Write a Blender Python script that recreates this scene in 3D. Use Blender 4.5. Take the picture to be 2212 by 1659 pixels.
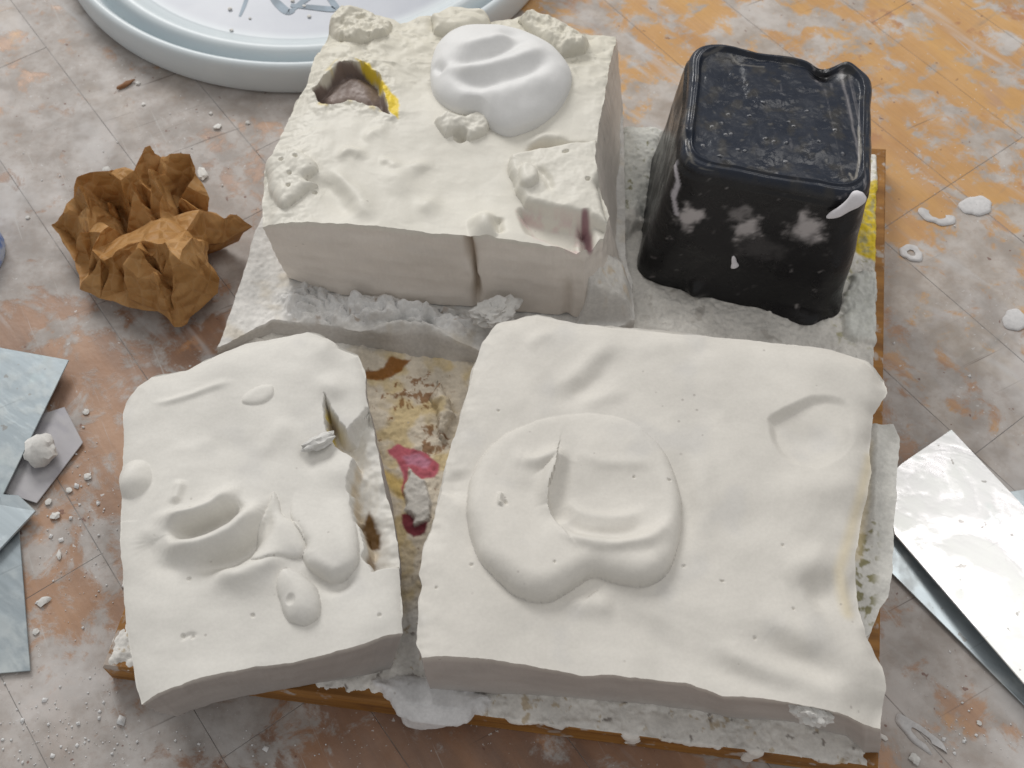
import bpy, bmesh, math, random
import numpy as np
from mathutils import Vector, Matrix, geometry, noise as mnoise

for o in list(bpy.data.objects):
    bpy.data.objects.remove(o)
S = bpy.context.scene
COL = S.collection
R = math.radians

# ------------------------------------------------------------------ camera, world, lights, exposure
CAM_H, PITCH, FPX = 0.45, R(58.0), 2500.0          # camera height over the table, downward pitch, focal length (units of a 2212-wide frame)
cd = bpy.data.cameras.new('camera'); cam = bpy.data.objects.new('camera', cd); COL.objects.link(cam)
cam.location = (0, 0, CAM_H); cam.rotation_euler = (math.pi / 2 - PITCH, 0, 0)
cd.sensor_width = 36.0; cd.lens = 36.0 * FPX / 2212.0
cd.clip_start = 0.01; cd.clip_end = 50
cd.dof.use_dof = True; cd.dof.focus_distance = 0.455; cd.dof.aperture_fstop = 20.0
S.camera = cam

w = bpy.data.worlds.new('World'); S.world = w; w.use_nodes = True
w.node_tree.nodes['Background'].inputs[0].default_value = (0.97, 0.96, 0.95, 1)
w.node_tree.nodes['Background'].inputs[1].default_value = 0.43

def area(name, loc, target, sx, sy, power, col):
    l = bpy.data.lights.new(name, 'AREA'); l.shape = 'RECTANGLE'; l.size = sx; l.size_y = sy
    l.energy = power; l.color = col
    o = bpy.data.objects.new(name, l); COL.objects.link(o); o.location = loc
    d = Vector(target) - Vector(loc); o.rotation_euler = d.to_track_quat('-Z', 'Y').to_euler()
    return o
area('window_light', (-0.80, 2.0, 1.45), (0, 0.3, 0), 1.0, 0.8, 29, (1.0, 0.985, 0.96))
area('ceiling_light', (0.70, 1.05, 2.1), (0.05, 0.3, 0), 1.0, 0.7, 8, (1.0, 0.97, 0.93))

S.view_settings.view_transform = 'Standard'; S.view_settings.look = 'None'
S.view_settings.exposure = 0.07; S.view_settings.gamma = 1.0
S.view_settings.use_curve_mapping = False
S.render.engine = 'CYCLES'
S.cycles.use_denoising = True
S.cycles.max_bounces = 6

# ------------------------------------------------------------------ measuring helpers
SP, CP = math.sin(PITCH), math.cos(PITCH)
def plan(u, v, z=0.0):
    """table position (x, y) at height z of a point measured in the picture"""
    a = (u - 1106) / FPX; b = (829.5 - v) / FPX
    t = (z - CAM_H) / (b * CP - SP)
    return (a * t, (b * SP + CP) * t)
def W(pts, z):
    return np.array([plan(p[0], p[1], z) for p in pts])
def Z(pts, ox, oy, k, z):
    """same, from points measured in an enlarged detail (offset and scale)"""
    return W([(ox + p[0] * k, oy + p[1] * k) for p in pts], z)

# ------------------------------------------------------------------ numpy noise and shape fields
rs = np.random.RandomState(7)
_perm = rs.permutation(512); _perm = np.concatenate([_perm, _perm, _perm])
_ga = rs.rand(512) * 2 * np.pi; _gx, _gy = np.cos(_ga), np.sin(_ga)
def perlin(x, y):
    xi = np.floor(x).astype(int); yi = np.floor(y).astype(int)
    xf, yf = x - xi, y - yi
    xi &= 511; yi &= 511
    u = xf**3 * (xf * (xf * 6 - 15) + 10); v = yf**3 * (yf * (yf * 6 - 15) + 10)
    def g(ix, iy, dx, dy):
        h = _perm[_perm[ix & 511] + (iy & 511)] & 511
        return _gx[h] * dx + _gy[h] * dy
    n00 = g(xi, yi, xf, yf); n10 = g(xi + 1, yi, xf - 1, yf)
    n01 = g(xi, yi + 1, xf, yf - 1); n11 = g(xi + 1, yi + 1, xf - 1, yf - 1)
    return ((n00 * (1 - u) + n10 * u) * (1 - v) + (n01 * (1 - u) + n11 * u) * v) * 1.5
def fbm(x, y, f, octv=4, gain=0.5, seed=0.0):
    s = 0; a = 1.0; t = 0
    for i in range(octv):
        s = s + a * perlin(x * f + seed * 17.3 + i * 31.7, y * f + seed * 9.1 + i * 11.3)
        t += a; a *= gain; f *= 2.03
    return s / t
def sstep(a, b, x):
    t = np.clip((x - a) / (b - a), 0, 1); return t * t * (3 - 2 * t)
def sd_poly(X, Y, P):
    d2 = np.full(X.shape, 1e9); ins = np.zeros(X.shape, bool)
    n = len(P)
    for i in range(n):
        ax, ay = P[i]; bx, by = P[(i + 1) % n]
        ex, ey = bx - ax, by - ay; px, py = X - ax, Y - ay
        t = np.clip((px * ex + py * ey) / (ex * ex + ey * ey + 1e-15), 0, 1)
        d2 = np.minimum(d2, (px - ex * t)**2 + (py - ey * t)**2)
        c = ((ay > Y) != (by > Y))
        with np.errstate(divide='ignore', invalid='ignore'):
            xx = ex * (Y - ay) / (ey if abs(ey) > 1e-12 else 1e-12) + ax
        ins ^= c & (X < xx)
    d = np.sqrt(d2)
    return np.where(ins, d, -d)
def d_line(X, Y, P):
    best = np.full(X.shape, 1e9); tt = np.zeros(X.shape); side = np.zeros(X.shape)
    seg = [math.dist(P[i], P[i + 1]) for i in range(len(P) - 1)]; L = sum(seg); acc = 0
    for i in range(len(P) - 1):
        ax, ay = P[i]; ex, ey = P[i + 1][0] - ax, P[i + 1][1] - ay
        px, py = X - ax, Y - ay
        t = np.clip((px * ex + py * ey) / (ex * ex + ey * ey + 1e-15), 0, 1)
        d = np.hypot(px - ex * t, py - ey * t); m = d < best
        best = np.where(m, d, best); tt = np.where(m, (acc + t * seg[i]) / L, tt)
        side = np.where(m, np.sign(ex * py - ey * px), side)
        acc += seg[i]
    return best, tt, side
def spline(P, n=8, closed=False):
    """Catmull-Rom refinement of a measured polyline"""
    P = [np.array(p, float) for p in P]; out = []; N = len(P)
    for i in range(N if closed else N - 1):
        if closed: a, b, c, d = P[i - 1], P[i], P[(i + 1) % N], P[(i + 2) % N]
        else: a, b, c, d = P[max(i - 1, 0)], P[i], P[i + 1], P[min(i + 2, N - 1)]
        for k in range(n):
            t = k / n
            out.append(0.5 * ((2 * b) + (-a + c) * t + (2 * a - 5 * b + 4 * c - d) * t * t + (-a + 3 * b - 3 * c + d) * t**3))
    if not closed: out.append(P[-1])
    return np.array(out)
def lobe(X, Y, P, h, wd):
    s = np.clip(sd_poly(X, Y, P) / wd, 0, 1); return h * np.sqrt(np.clip(1 - (1 - s)**2, 0, 1))
def plateau(X, Y, P, h, wd):
    return h * sstep(-wd, wd, sd_poly(X, Y, P))
def ridge(X, Y, P, h, wd, ends=0.6):
    d, t, s = d_line(X, Y, spline(P, 6))
    return h * np.exp(-(d / wd)**2) * (sstep(0, 0.5 * ends, t) * sstep(1, 1 - 0.5 * ends, t))
def bump(X, Y, c, rx, ry, ang, h, p=1.0):
    ca, sa = math.cos(ang), math.sin(ang); dx, dy = X - c[0], Y - c[1]
    q = ((dx * ca + dy * sa) / rx)**2 + ((-dx * sa + dy * ca) / ry)**2
    return h * np.clip(1 - q, 0, 1)**p
def gauss(X, Y, c, rx, ry, ang, h):
    ca, sa = math.cos(ang), math.sin(ang); dx, dy = X - c[0], Y - c[1]
    return h * np.exp(-((dx * ca + dy * sa) / rx)**2 - ((-dx * sa + dy * ca) / ry)**2)
def resample(P, n):
    P = np.asarray(P, float); s = np.concatenate([[0], np.cumsum(np.hypot(*np.diff(P, axis=0).T))])
    t = np.linspace(0, s[-1], n)
    return np.stack([np.interp(t, s, P[:, 0]), np.interp(t, s, P[:, 1])], 1)
def mixc(C, col, m):
    m = np.clip(m, 0, 1)[..., None]; return C * (1 - m) + np.array(col) * m

# ------------------------------------------------------------------ objects
def tag(o, label=None, cat=None, group=None, kind=None):
    if label: o['label'] = label
    if cat: o['category'] = cat
    if group: o['group'] = group
    if kind: o['kind'] = kind
    return o
def link(name, me, mat=None, parent=None):
    o = bpy.data.objects.new(name, me); COL.objects.link(o)
    if mat and me is not None and not me.materials: me.materials.append(mat)
    if parent: o.parent = parent
    return o
def mesh_np(name, V, F, C=None, sharp=None):
    """quad mesh from arrays; C is an optional per-vertex colour"""
    me = bpy.data.meshes.new(name)
    V = np.asarray(V, np.float32); F = np.asarray(F, np.int32)
    me.vertices.add(len(V)); me.vertices.foreach_set('co', V.ravel())
    k = F.shape[1]
    me.loops.add(F.size); me.loops.foreach_set('vertex_index', F.ravel())
    me.polygons.add(len(F)); me.polygons.foreach_set('loop_start', np.arange(0, F.size, k, dtype=np.int32))
    me.polygons.foreach_set('use_smooth', np.ones(len(F), bool))
    me.update(calc_edges=True)
    if C is not None:
        at = me.color_attributes.new('tint', 'FLOAT_COLOR', 'POINT')
        at.data.foreach_set('color', np.concatenate([C, np.ones((len(C), 1))], 1).astype(np.float32).ravel())
    me.validate()
    if sharp: me.set_sharp_from_angle(angle=sharp)
    return me
def bm_mesh(name, bm, smooth=True, sharp=None):
    me = bpy.data.meshes.new(name); bmesh.ops.recalc_face_normals(bm, faces=bm.faces)
    bm.to_mesh(me); bm.free()
    if smooth: me.polygons.foreach_set('use_smooth', [True] * len(me.polygons))
    if sharp: me.set_sharp_from_angle(angle=sharp)
    return me

# ------------------------------------------------------------------ materials
class NT:
    def __init__(s, name):
        s.m = bpy.data.materials.new(name); s.m.use_nodes = True; s.t = s.m.node_tree
        s.b = s.t.nodes['Principled BSDF']; s.geo = None
    def n(s, typ, **kw):
        x = s.t.nodes.new(typ)
        for k, v in kw.items(): setattr(x, k, v)
        return x
    def inp(s, sock, v):
        if isinstance(v, bpy.types.NodeSocket): s.t.links.new(v, sock)
        else: sock.default_value = v
    def pos(s):
        if not s.geo: s.geo = s.n('ShaderNodeNewGeometry')
        return s.geo.outputs['Position']
    def map(s, v, scale=(1, 1, 1), rot=0.0, loc=(0, 0, 0)):
        if rot:      # turn first, then stretch
            y = s.n('ShaderNodeMapping'); s.inp(y.inputs[0], v); y.inputs['Rotation'].default_value = (0, 0, rot); v = y.outputs[0]; rot = 0.0
        x = s.n('ShaderNodeMapping'); s.inp(x.inputs[0], v)
        x.inputs['Scale'].default_value = scale; x.inputs['Rotation'].default_value = (0, 0, rot); x.inputs['Location'].default_value = loc
        return x.outputs[0]
    def noise(s, v, scale, detail=4, rough=0.55, dist=0.0):
        x = s.n('ShaderNodeTexNoise'); s.inp(x.inputs['Vector'], v); x.inputs['Scale'].default_value = scale
        x.inputs['Detail'].default_value = detail; x.inputs['Roughness'].default_value = rough; x.inputs['Distortion'].default_value = dist
        return x.outputs[0]
    def math(s, op, a, b=0.0, clamp=False):
        x = s.n('ShaderNodeMath', operation=op, use_clamp=clamp); s.inp(x.inputs[0], a); s.inp(x.inputs[1], b); return x.outputs[0]
    def smooth(s, v, a, b, lo=0.0, hi=1.0):
        x = s.n('ShaderNodeMapRange', interpolation_type='SMOOTHSTEP'); s.inp(x.inputs[0], v)
        x.inputs[1].default_value = a; x.inputs[2].default_value = b; x.inputs[3].default_value = lo; x.inputs[4].default_value = hi
        return x.outputs[0]
    def mix(s, f, a, b, blend='MIX'):
        x = s.n('ShaderNodeMix', data_type='RGBA', blend_type=blend)
        s.inp(x.inputs[0], f)
        for sock, v in ((x.inputs[6], a), (x.inputs[7], b)):
            s.inp(sock, v if isinstance(v, bpy.types.NodeSocket) else (*v, 1))
        return x.outputs[2]
    def blob(s, c, r):
        x = s.n('ShaderNodeVectorMath', operation='DISTANCE'); s.inp(x.inputs[0], s.pos()); x.inputs[1].default_value = (c[0], c[1], 0)
        return s.smooth(x.outputs[1], 0.0, r, 1.0, 0.0)
    def bump(s, h, strength=0.3, dist=0.001):
        x = s.n('ShaderNodeBump'); x.inputs['Strength'].default_value = strength; x.inputs['Distance'].default_value = dist
        s.inp(x.inputs['Height'], h); s.t.links.new(x.outputs[0], s.b.inputs['Normal'])
    def out(s, col=None, rough=None, metal=None, spec=None):
        for k, v in (('Base Color', col), ('Roughness', rough), ('Metallic', metal), ('Specular IOR Level', spec)):
            if v is None: continue
            if isinstance(v, tuple): v = (*v, 1)
            s.inp(s.b.inputs[k], v)
        return s.m

def mat_tint(name, rough=0.8, spec=0.25, bump=0.25, fine=900.0, vary=0.06, pits=0.0):
    """plaster-like: the mesh's own tint plus fine mottling and grain"""
    t = NT(name)
    a = t.n('ShaderNodeAttribute', attribute_name='tint').outputs['Color']
    p = t.pos()
    n1 = t.noise(p, 55, 5); n2 = t.noise(p, fine, 3)
    k = t.math('ADD', t.smooth(n1, 0.3, 0.7, 1 - vary, 1 + vary * 0.4), t.smooth(n2, 0.3, 0.7, -vary * 0.4, vary * 0.3))
    cmb = t.n('ShaderNodeCombineColor'); [t.inp(cmb.inputs[i], k) for i in range(3)]
    c = t.mix(1.0, a, cmb.outputs[0], 'MULTIPLY')
    h = t.math('ADD', t.math('MULTIPLY', n2, 0.5), t.math('MULTIPLY', t.noise(p, 260, 3), 1.0))
    if pits:
        v = t.n('ShaderNodeTexVoronoi'); t.inp(v.inputs['Vector'], p); v.inputs['Scale'].default_value = 170
        pm = t.math('MULTIPLY', t.smooth(v.outputs['Distance'], 0.05, 0.13, 1, 0), t.smooth(t.noise(p, 40, 1), 0.60, 0.66))
        h = t.math('SUBTRACT', h, t.math('MULTIPLY', pm, 2.0))
        c = t.mix(t.math('MULTIPLY', pm, pits), c, (0.33, 0.30, 0.27))
    t.bump(h, bump, 0.0006)
    return t.out(c, rough, 0.0, spec)

def mat_plain(name, col, rough=0.6, metal=0.0, spec=0.4, vary=0.12, scale=80.0, bump=0.1):
    t = NT(name); n = t.noise(t.pos(), scale, 5)
    d = tuple(x * (1 - vary * 2) for x in col)
    c = t.mix(t.smooth(n, 0.3, 0.7), d, col)
    if bump: t.bump(t.noise(t.pos(), scale * 5, 3), bump, 0.0005)
    return t.out(c, rough, metal, spec)

def mat_table():
    t = NT('table_wood'); p = t.pos()
    ang = R(53.6)
    g = t.map(p, (5, 38, 1), ang)
    oi = t.n('ShaderNodeObjectInfo')
    grain = t.noise(g, 1.0, 6, 0.6, 0.4)
    fine = t.noise(t.map(p, (25, 600, 1), ang), 1.0, 3)
    orange = t.mix(t.smooth(grain, 0.25, 0.78), (0.52, 0.25, 0.07), (0.70, 0.38, 0.095))
    pink = t.mix(t.smooth(grain, 0.3, 0.7), (0.33, 0.165, 0.08), (0.52, 0.295, 0.165))
    brown = t.mix(t.smooth(grain, 0.3, 0.7), (0.15, 0.062, 0.026), (0.34, 0.155, 0.062))
    big = t.noise(p, 9.0, 3)
    rnd = t.math('MULTIPLY', t.math('SUBTRACT', oi.outputs['Random'], 0.5), 0.5)
    am = t.math('ADD', t.math('MULTIPLY', t.blob((0.20, 0.50), 0.36), 1.0), rnd)
    wood = t.mix(t.smooth(t.math('ADD', am, t.math('MULTIPLY', t.math('SUBTRACT', t.noise(t.map(p, (1, 2.6, 1), ang), 17, 4), 0.5), 2.2)), 0.25, 0.62), pink, orange)
    bm_ = t.math('ADD', t.blob((-0.06, 0.06), 0.22), t.math('MULTIPLY', t.math('SUBTRACT', big, 0.5), 1.6))
    bm_ = t.math('ADD', bm_, t.math('MULTIPLY', t.blob((-0.26, 0.33), 0.26), 0.6))
    wood = t.mix(t.smooth(bm_, 0.15, 0.6), wood, brown)
    wood = t.mix(t.math('MULTIPLY', t.smooth(t.noise(p, 48, 4, 0.6), 0.57, 0.64), t.smooth(t.noise(p, 14, 2), 0.5, 0.6)), wood, (0.46, 0.19, 0.04))
    wood = t.mix(t.smooth(fine, 0.35, 0.65, 0.0, 0.15), wood, t.mix(0.5, wood, (0.05, 0.03, 0.02)))
    # dried plaster wiped over the wood
    cov = t.math('ADD', t.math('MULTIPLY', t.noise(t.map(p, (1.0, 1.7, 1), R(30)), 11, 4, 0.6, 0.6), 0.9), t.math('MULTIPLY', t.noise(p, 50, 8, 0.70, 0.4), 1.2))
    cov = t.math('ADD', cov, t.math('MULTIPLY', t.noise(t.map(p, (24, 150, 1), R(38)), 1.0, 4), 0.28))
    for c, r, k in (((-0.25, 0.50), 0.26, 0.12), ((-0.17, 0.42), 0.15, 0.10), ((-0.22, 0.12), 0.12, 0.12), ((0.25, 0.27), 0.15, 0.10), ((0.19, 0.16), 0.12, 0.16),
                    ((0.22, 0.50), 0.28, -0.10), ((0.00, 0.07), 0.15, -0.26), ((-0.27, 0.60), 0.12, -0.25), ((-0.22, 0.24), 0.14, -0.10), ((0.26, 0.36), 0.10, -0.03)):
        cov = t.math('ADD', cov, t.math('MULTIPLY', t.blob(c, r), k))
    cov = t.smooth(cov, 1.07, 1.24, 0.18, 0.88)
    film = t.mix(t.smooth(t.noise(p, 60, 5), 0.3, 0.7), (0.34, 0.325, 0.31), (0.52, 0.505, 0.49))
    film = t.mix(t.smooth(t.noise(p, 260, 4, 0.65), 0.45, 0.66, 0, 0.38), film, (0.33, 0.29, 0.265))
    film = t.mix(t.smooth(t.noise(p, 24, 4), 0.52, 0.66, 0, 0.5), film, (0.66, 0.66, 0.66))
    col = t.mix(cov, wood, film)
    wipe = t.math('MULTIPLY', t.smooth(t.noise(t.map(p, (5, 34, 1), R(46)), 1.0, 4, 0.6, 0.4), 0.60, 0.70), 0.55)
    col = t.mix(wipe, col, (0.56, 0.55, 0.545))
    # grey-green trowel smears and dark scratches
    sm = t.math('MULTIPLY', t.smooth(t.noise(t.map(p, (9, 60, 1), R(-42)), 1.0, 3), 0.62, 0.72), t.blob((0.25, 0.42), 0.22))
    col = t.mix(t.math('MULTIPLY', sm, 0.75), col, (0.20, 0.21, 0.21))
    sc = t.smooth(t.noise(t.map(p, (14, 520, 1), R(63)), 1.0, 2), 0.66, 0.74)
    col = t.mix(t.math('MULTIPLY', sc, 0.5), col, (0.50, 0.49, 0.47))
    sc2 = t.smooth(t.noise(t.map(p, (11, 400, 1), R(-28)), 1.0, 2), 0.68, 0.75)
    col = t.mix(t.math('MULTIPLY', sc2, 0.5), col, (0.09, 0.07, 0.06))
    sp = t.math('MULTIPLY', t.smooth(t.noise(p, 420, 2), 0.66, 0.71), t.smooth(t.noise(p, 30, 2), 0.45, 0.6))
    col = t.mix(t.math('MULTIPLY', sp, 0.8), col, (0.62, 0.61, 0.60))
    sd = t.smooth(t.noise(p, 210, 2), 0.70, 0.74)
    col = t.mix(t.math('MULTIPLY', sd, 0.7), col, (0.16, 0.07, 0.05))
    h = t.math('ADD', t.math('MULTIPLY', cov, 0.6), t.math('ADD', t.math('MULTIPLY', t.noise(p, 300, 4), 0.5), t.math('MULTIPLY', sp, 0.6)))
    t.bump(h, 0.35, 0.0007)
    return t.out(col, t.smooth(cov, 0.1, 0.9, 0.42, 0.75), 0.0, 0.4)

M_TABLE = mat_table()
M_SEAM = mat_plain('seam_filler', (0.34, 0.33, 0.32), 0.9, vary=0.3)
M_PLASTER = mat_tint('plaster_cast', 0.66, 0.32, 0.13, 800, 0.06, pits=0.5)
M_CREAM = mat_tint('creamy_plaster', 0.50, 0.4, 0.05, 800, 0.04, pits=0.4)
M_WET = mat_tint('fresh_plaster', 0.55, 0.35, 0.08, 700, 0.03)
M_CRUST = mat_tint('plaster_crust', 0.85, 0.2, 0.28, 650, 0.16, pits=0.5)

# ------------------------------------------------------------------ table: parquet strips
ANG = R(-53.6)
DV = Vector((math.cos(ANG), math.sin(ANG))); NV = Vector((-math.sin(ANG), math.cos(ANG)))
SWID, S0 = 0.0553, 0.0335
bm = bmesh.new()
bmesh.ops.create_cube(bm, size=1, matrix=Matrix.Translation((0, 0.42, -0.01222)) @ Matrix.Diagonal((2.6, 2.2, 0.024, 1)))
table = tag(link('table_top', bm_mesh('table_top', bm, False), M_SEAM), 'worn parquet table top smeared with dried plaster', 'table', kind='structure')
def plank_mesh(L, Wd):
    bm = bmesh.new(); b = 0.00018
    rings = [((L / 2, Wd / 2), -0.009), ((L / 2, Wd / 2), -b), ((L / 2 - b, Wd / 2 - b), 0.0)]
    vs = []
    for (hx, hy), z in rings:
        vs.append([bm.verts.new((sx * hx, sy * hy, z)) for sx, sy in ((-1, -1), (1, -1), (1, 1), (-1, 1))])
    for a, c in zip(vs, vs[1:]):
        for i in range(4): bm.faces.new((a[i], a[(i + 1) % 4], c[(i + 1) % 4], c[i]))
    bm.faces.new(vs[-1]); bm.faces.new(vs[0][::-1])
    return bm_mesh('plank', bm, False)
PL = 0.387
pm = plank_mesh(PL - 0.0002, SWID - 0.0002); pm.materials.append(M_TABLE)
random.seed(3)
offs = {6: -0.19, 7: -0.19, 8: -0.30, 9: -0.11}
for k in range(-17, 23):
    sc = S0 + SWID * (k + 0.5)
    o0 = offs.get(k, random.uniform(-0.19, 0.19))
    for j in range(-4, 4):
        tc = o0 + PL * (j + 0.5)
        c = NV * sc + DV * tc
        if abs(c.x) > 1.0 or c.y < -0.45 or c.y > 1.3: continue
        pk = link('plank', pm, None, table)
        pk.location = (c.x, c.y, random.uniform(-0.0001, 0.0)); pk.rotation_euler = (0, 0, ANG)

# ------------------------------------------------------------------ heightfield casts
def cast(name, sides, zt, zb, height, color, n=(260, 260), bottom=None, rows=18, rough=0.0006, mat=None, taper=None, edge_noise=0.0005, parent=None, seed=1.0, side_tint=None, side_fn=None):
    """A poured block. sides = back, right, front, left outline (measured at height zt), each running
    back: left>right, right: back>front, front: left>right, left: back>front. bottom = the same at zb."""
    nx, ny = n
    sd = {k: resample(v, nx if k in 'bf' else ny) for k, v in sides.items()}
    # make corners meet
    for a, ia, b, ib in (('b', 0, 'l', 0), ('b', -1, 'r', 0), ('f', 0, 'l', -1), ('f', -1, 'r', -1)):
        c = (sd[a][ia] + sd[b][ib]) / 2; sd[a][ia] = c; sd[b][ib] = c
    u = np.linspace(0, 1, nx)[None, :, None]; v = np.linspace(0, 1, ny)[:, None, None]
    B, Fr, L, Rr = sd['b'][None], sd['f'][None], sd['l'][:, None], sd['r'][:, None]
    P = (1 - v) * B + v * Fr + (1 - u) * L + u * Rr - ((1 - u) * (1 - v) * sd['b'][0] + u * (1 - v) * sd['b'][-1] + (1 - u) * v * sd['f'][0] + u * v * sd['f'][-1])
    X, Y = P[..., 0], P[..., 1]
    nz = fbm(X, Y, 70, 4, 0.6, seed=seed) * edge_noise; nz2 = fbm(X, Y, 70, 4, 0.6, seed=seed + 5) * edge_noise
    eu = np.minimum(u[..., 0], 1 - u[..., 0]); ev = np.minimum(v[..., 0], 1 - v[..., 0])
    em = np.exp(-np.minimum(eu, ev) * 60)
    X = X + nz * em * 2; Y = Y + nz2 * em * 2
    Hh = height(X, Y)
    Zt = zt + Hh + fbm(X, Y, 220, 3, seed=seed + 2) * rough
    C = color(X, Y, Hh)
    V = [np.stack([X, Y, Zt], -1).reshape(-1, 3)]; CC = [C.reshape(-1, 3)]
    idx = np.arange(nx * ny).reshape(ny, nx)
    F = [np.stack([idx[:-1, :-1], idx[1:, :-1], idx[1:, 1:], idx[:-1, 1:]], -1).reshape(-1, 4)]
    loop = np.concatenate([idx[0, :-1], idx[:-1, -1], idx[-1, :0:-1], idx[:0:-1, 0]])   # clockwise seen from above
    top = V[0][loop]
    if bottom:
        bs = {}
        for k in 'bflr':
            src = bottom.get(k)
            bs[k] = resample(src, nx if k in 'bf' else ny) if src is not None else None
        cen = top[:, :2].mean(0)
        def default(a): return cen + (a - cen) * (taper or 1.0)
        for k in 'bflr':
            if bs[k] is None: bs[k] = default(sd[k])
        # blend corners so neighbouring sides share ends
        for a, ia, b, ib in (('b', 0, 'l', 0), ('b', -1, 'r', 0), ('f', 0, 'l', -1), ('f', -1, 'r', -1)):
            ga, gb = bottom.get(a) is not None, bottom.get(b) is not None
            c = bs[a][ia] if ga and not gb else bs[b][ib] if gb and not ga else (bs[a][ia] + bs[b][ib]) / 2
            for k, i in ((a, ia), (b, ib)):
                d = c - bs[k][i]; m = len(bs[k]); t = np.linspace(1, 0, m)[:, None]
                t = t if i == 0 else t[::-1]
                bs[k] = bs[k] + d * t
        bot = np.concatenate([bs['b'][:-1], bs['r'][:-1], bs['f'][:0:-1], bs['l'][:0:-1]])
    else:
        cen = top[:, :2].mean(0); bot = cen + (top[:, :2] - cen) * (taper or 1.0)
    m = len(loop); prev = loop; base = nx * ny
    arc = np.concatenate([[0], np.cumsum(np.hypot(*np.diff(top[:, :2], axis=0).T))])
    tang = np.roll(top[:, :2], -3, 0) - np.roll(top[:, :2], 3, 0)
    nrm = np.stack([-tang[:, 1], tang[:, 0]], 1); nrm /= np.maximum(np.linalg.norm(nrm, axis=1, keepdims=True), 1e-9)   # outward for a clockwise loop
    ctop = CC[0][loop]
    for r in range(1, rows + 1):
        t = r / rows
        zz = top[:, 2] * (1 - t) + zb * t
        xy = top[:, :2] * (1 - t) + bot * t
        nn = fbm(arc, zz, 55, 4, seed=seed + 3) * 0.0009 * min(1, 4 * t) + fbm(arc * 0.25, zz * 2.0, 160, 2, seed=seed + 8) * 0.0006
        if side_fn is not None:
            dn, dc = side_fn(xy, zz, t)
            nn = nn + dn
        xy = xy + nrm * nn[:, None]
        V.append(np.concatenate([xy, zz[:, None]], 1))
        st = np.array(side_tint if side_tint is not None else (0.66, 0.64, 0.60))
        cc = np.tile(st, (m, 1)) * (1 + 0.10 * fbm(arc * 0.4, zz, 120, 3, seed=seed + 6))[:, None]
        if side_fn is not None and dc is not None: cc = mixc(cc, dc[0], dc[1])
        if r == 1: cc = (cc + ctop) / 2
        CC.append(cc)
        cur = base + np.arange(m); base += m
        F.append(np.stack([prev, np.roll(prev, -1), np.roll(cur, -1), cur], -1)); prev = cur
    V.append(np.array([[*V[-1][:, :2].mean(0), zb]])); CC.append(np.array([[0.6, 0.58, 0.55]]))
    F.append(np.stack([prev, np.roll(prev, -1), np.full(m, base), np.full(m, base)], -1)[:0])
    V = np.concatenate(V); CC = np.concatenate(CC); F = np.concatenate(F)
    me = mesh_np(name, V[:-1], F, CC[:-1], R(42))
    o = link(name, me, mat or M_PLASTER, parent)
    return o

PW = np.array((0.71, 0.69, 0.645)); PW2 = np.array((0.69, 0.663, 0.612))
YEL = (0.78, 0.58, 0.05); PINK = (0.45, 0.10, 0.14); LPINK = (0.66, 0.42, 0.46); DRED = (0.16, 0.012, 0.03)

# ---------- board
ZB = 0.014
bBL, bBR, bTR, bTL = [np.array(p) for p in ((-0.1580, 0.1440), (0.1350, 0.1060), (0.1905, 0.4140), (-0.1060, 0.4330))]
def board_xy(a, b):
    a = np.asarray(a)[..., None]; b = np.asarray(b)[..., None]
    return (1 - a) * (1 - b) * bBL + a * (1 - b) * bBR + a * b * bTR + (1 - a) * b * bTL
tb = NT('board_wood'); p_ = tb.pos()
gb = tb.noise(tb.map(p_, (8, 130, 160), R(7)), 1.0, 5, 0.6, 0.3)
cb = tb.mix(tb.smooth(gb, 0.3, 0.7), (0.20, 0.085, 0.018), (0.40, 0.19, 0.045))
cb = tb.mix(tb.smooth(tb.noise(p_, 120, 4), 0.56, 0.66, 0, 0.75), cb, (0.50, 0.47, 0.44))
cb = tb.mix(tb.smooth(tb.noise(p_, 45, 3), 0.55, 0.7, 0, 0.6), cb, (0.13, 0.055, 0.02))
tb.bump(tb.noise(p_, 300, 4), 0.3, 0.0005)
M_BOARD = tb.out(cb, 0.6, 0.0, 0.35)
bm = bmesh.new()
b_ = 0.0008; cen = (bBL + bBR + bTR + bTL) / 4
vs = []
for z, ins in ((0.0003, 0), (ZB - b_, 0), (ZB, b_)):
    ring = []
    for c in (bBL, bBR, bTR, bTL):
        d = c - cen; q = c - np.sign(d) * ins
        ring.append(bm.verts.new((q[0], q[1], z)))
    vs.append(ring)
for a, c in zip(vs, vs[1:]):
    for i in range(4): bm.faces.new((a[i], a[(i + 1) % 4], c[(i + 1) % 4], c[i]))
bm.faces.new(vs[0][::-1]); bm.faces.new(vs[-1])
board = tag(link('work_board', bm_mesh('work_board', bm, False), M_BOARD),
            'plaster-crusted brown wooden board carrying the blocks', 'board')

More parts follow.
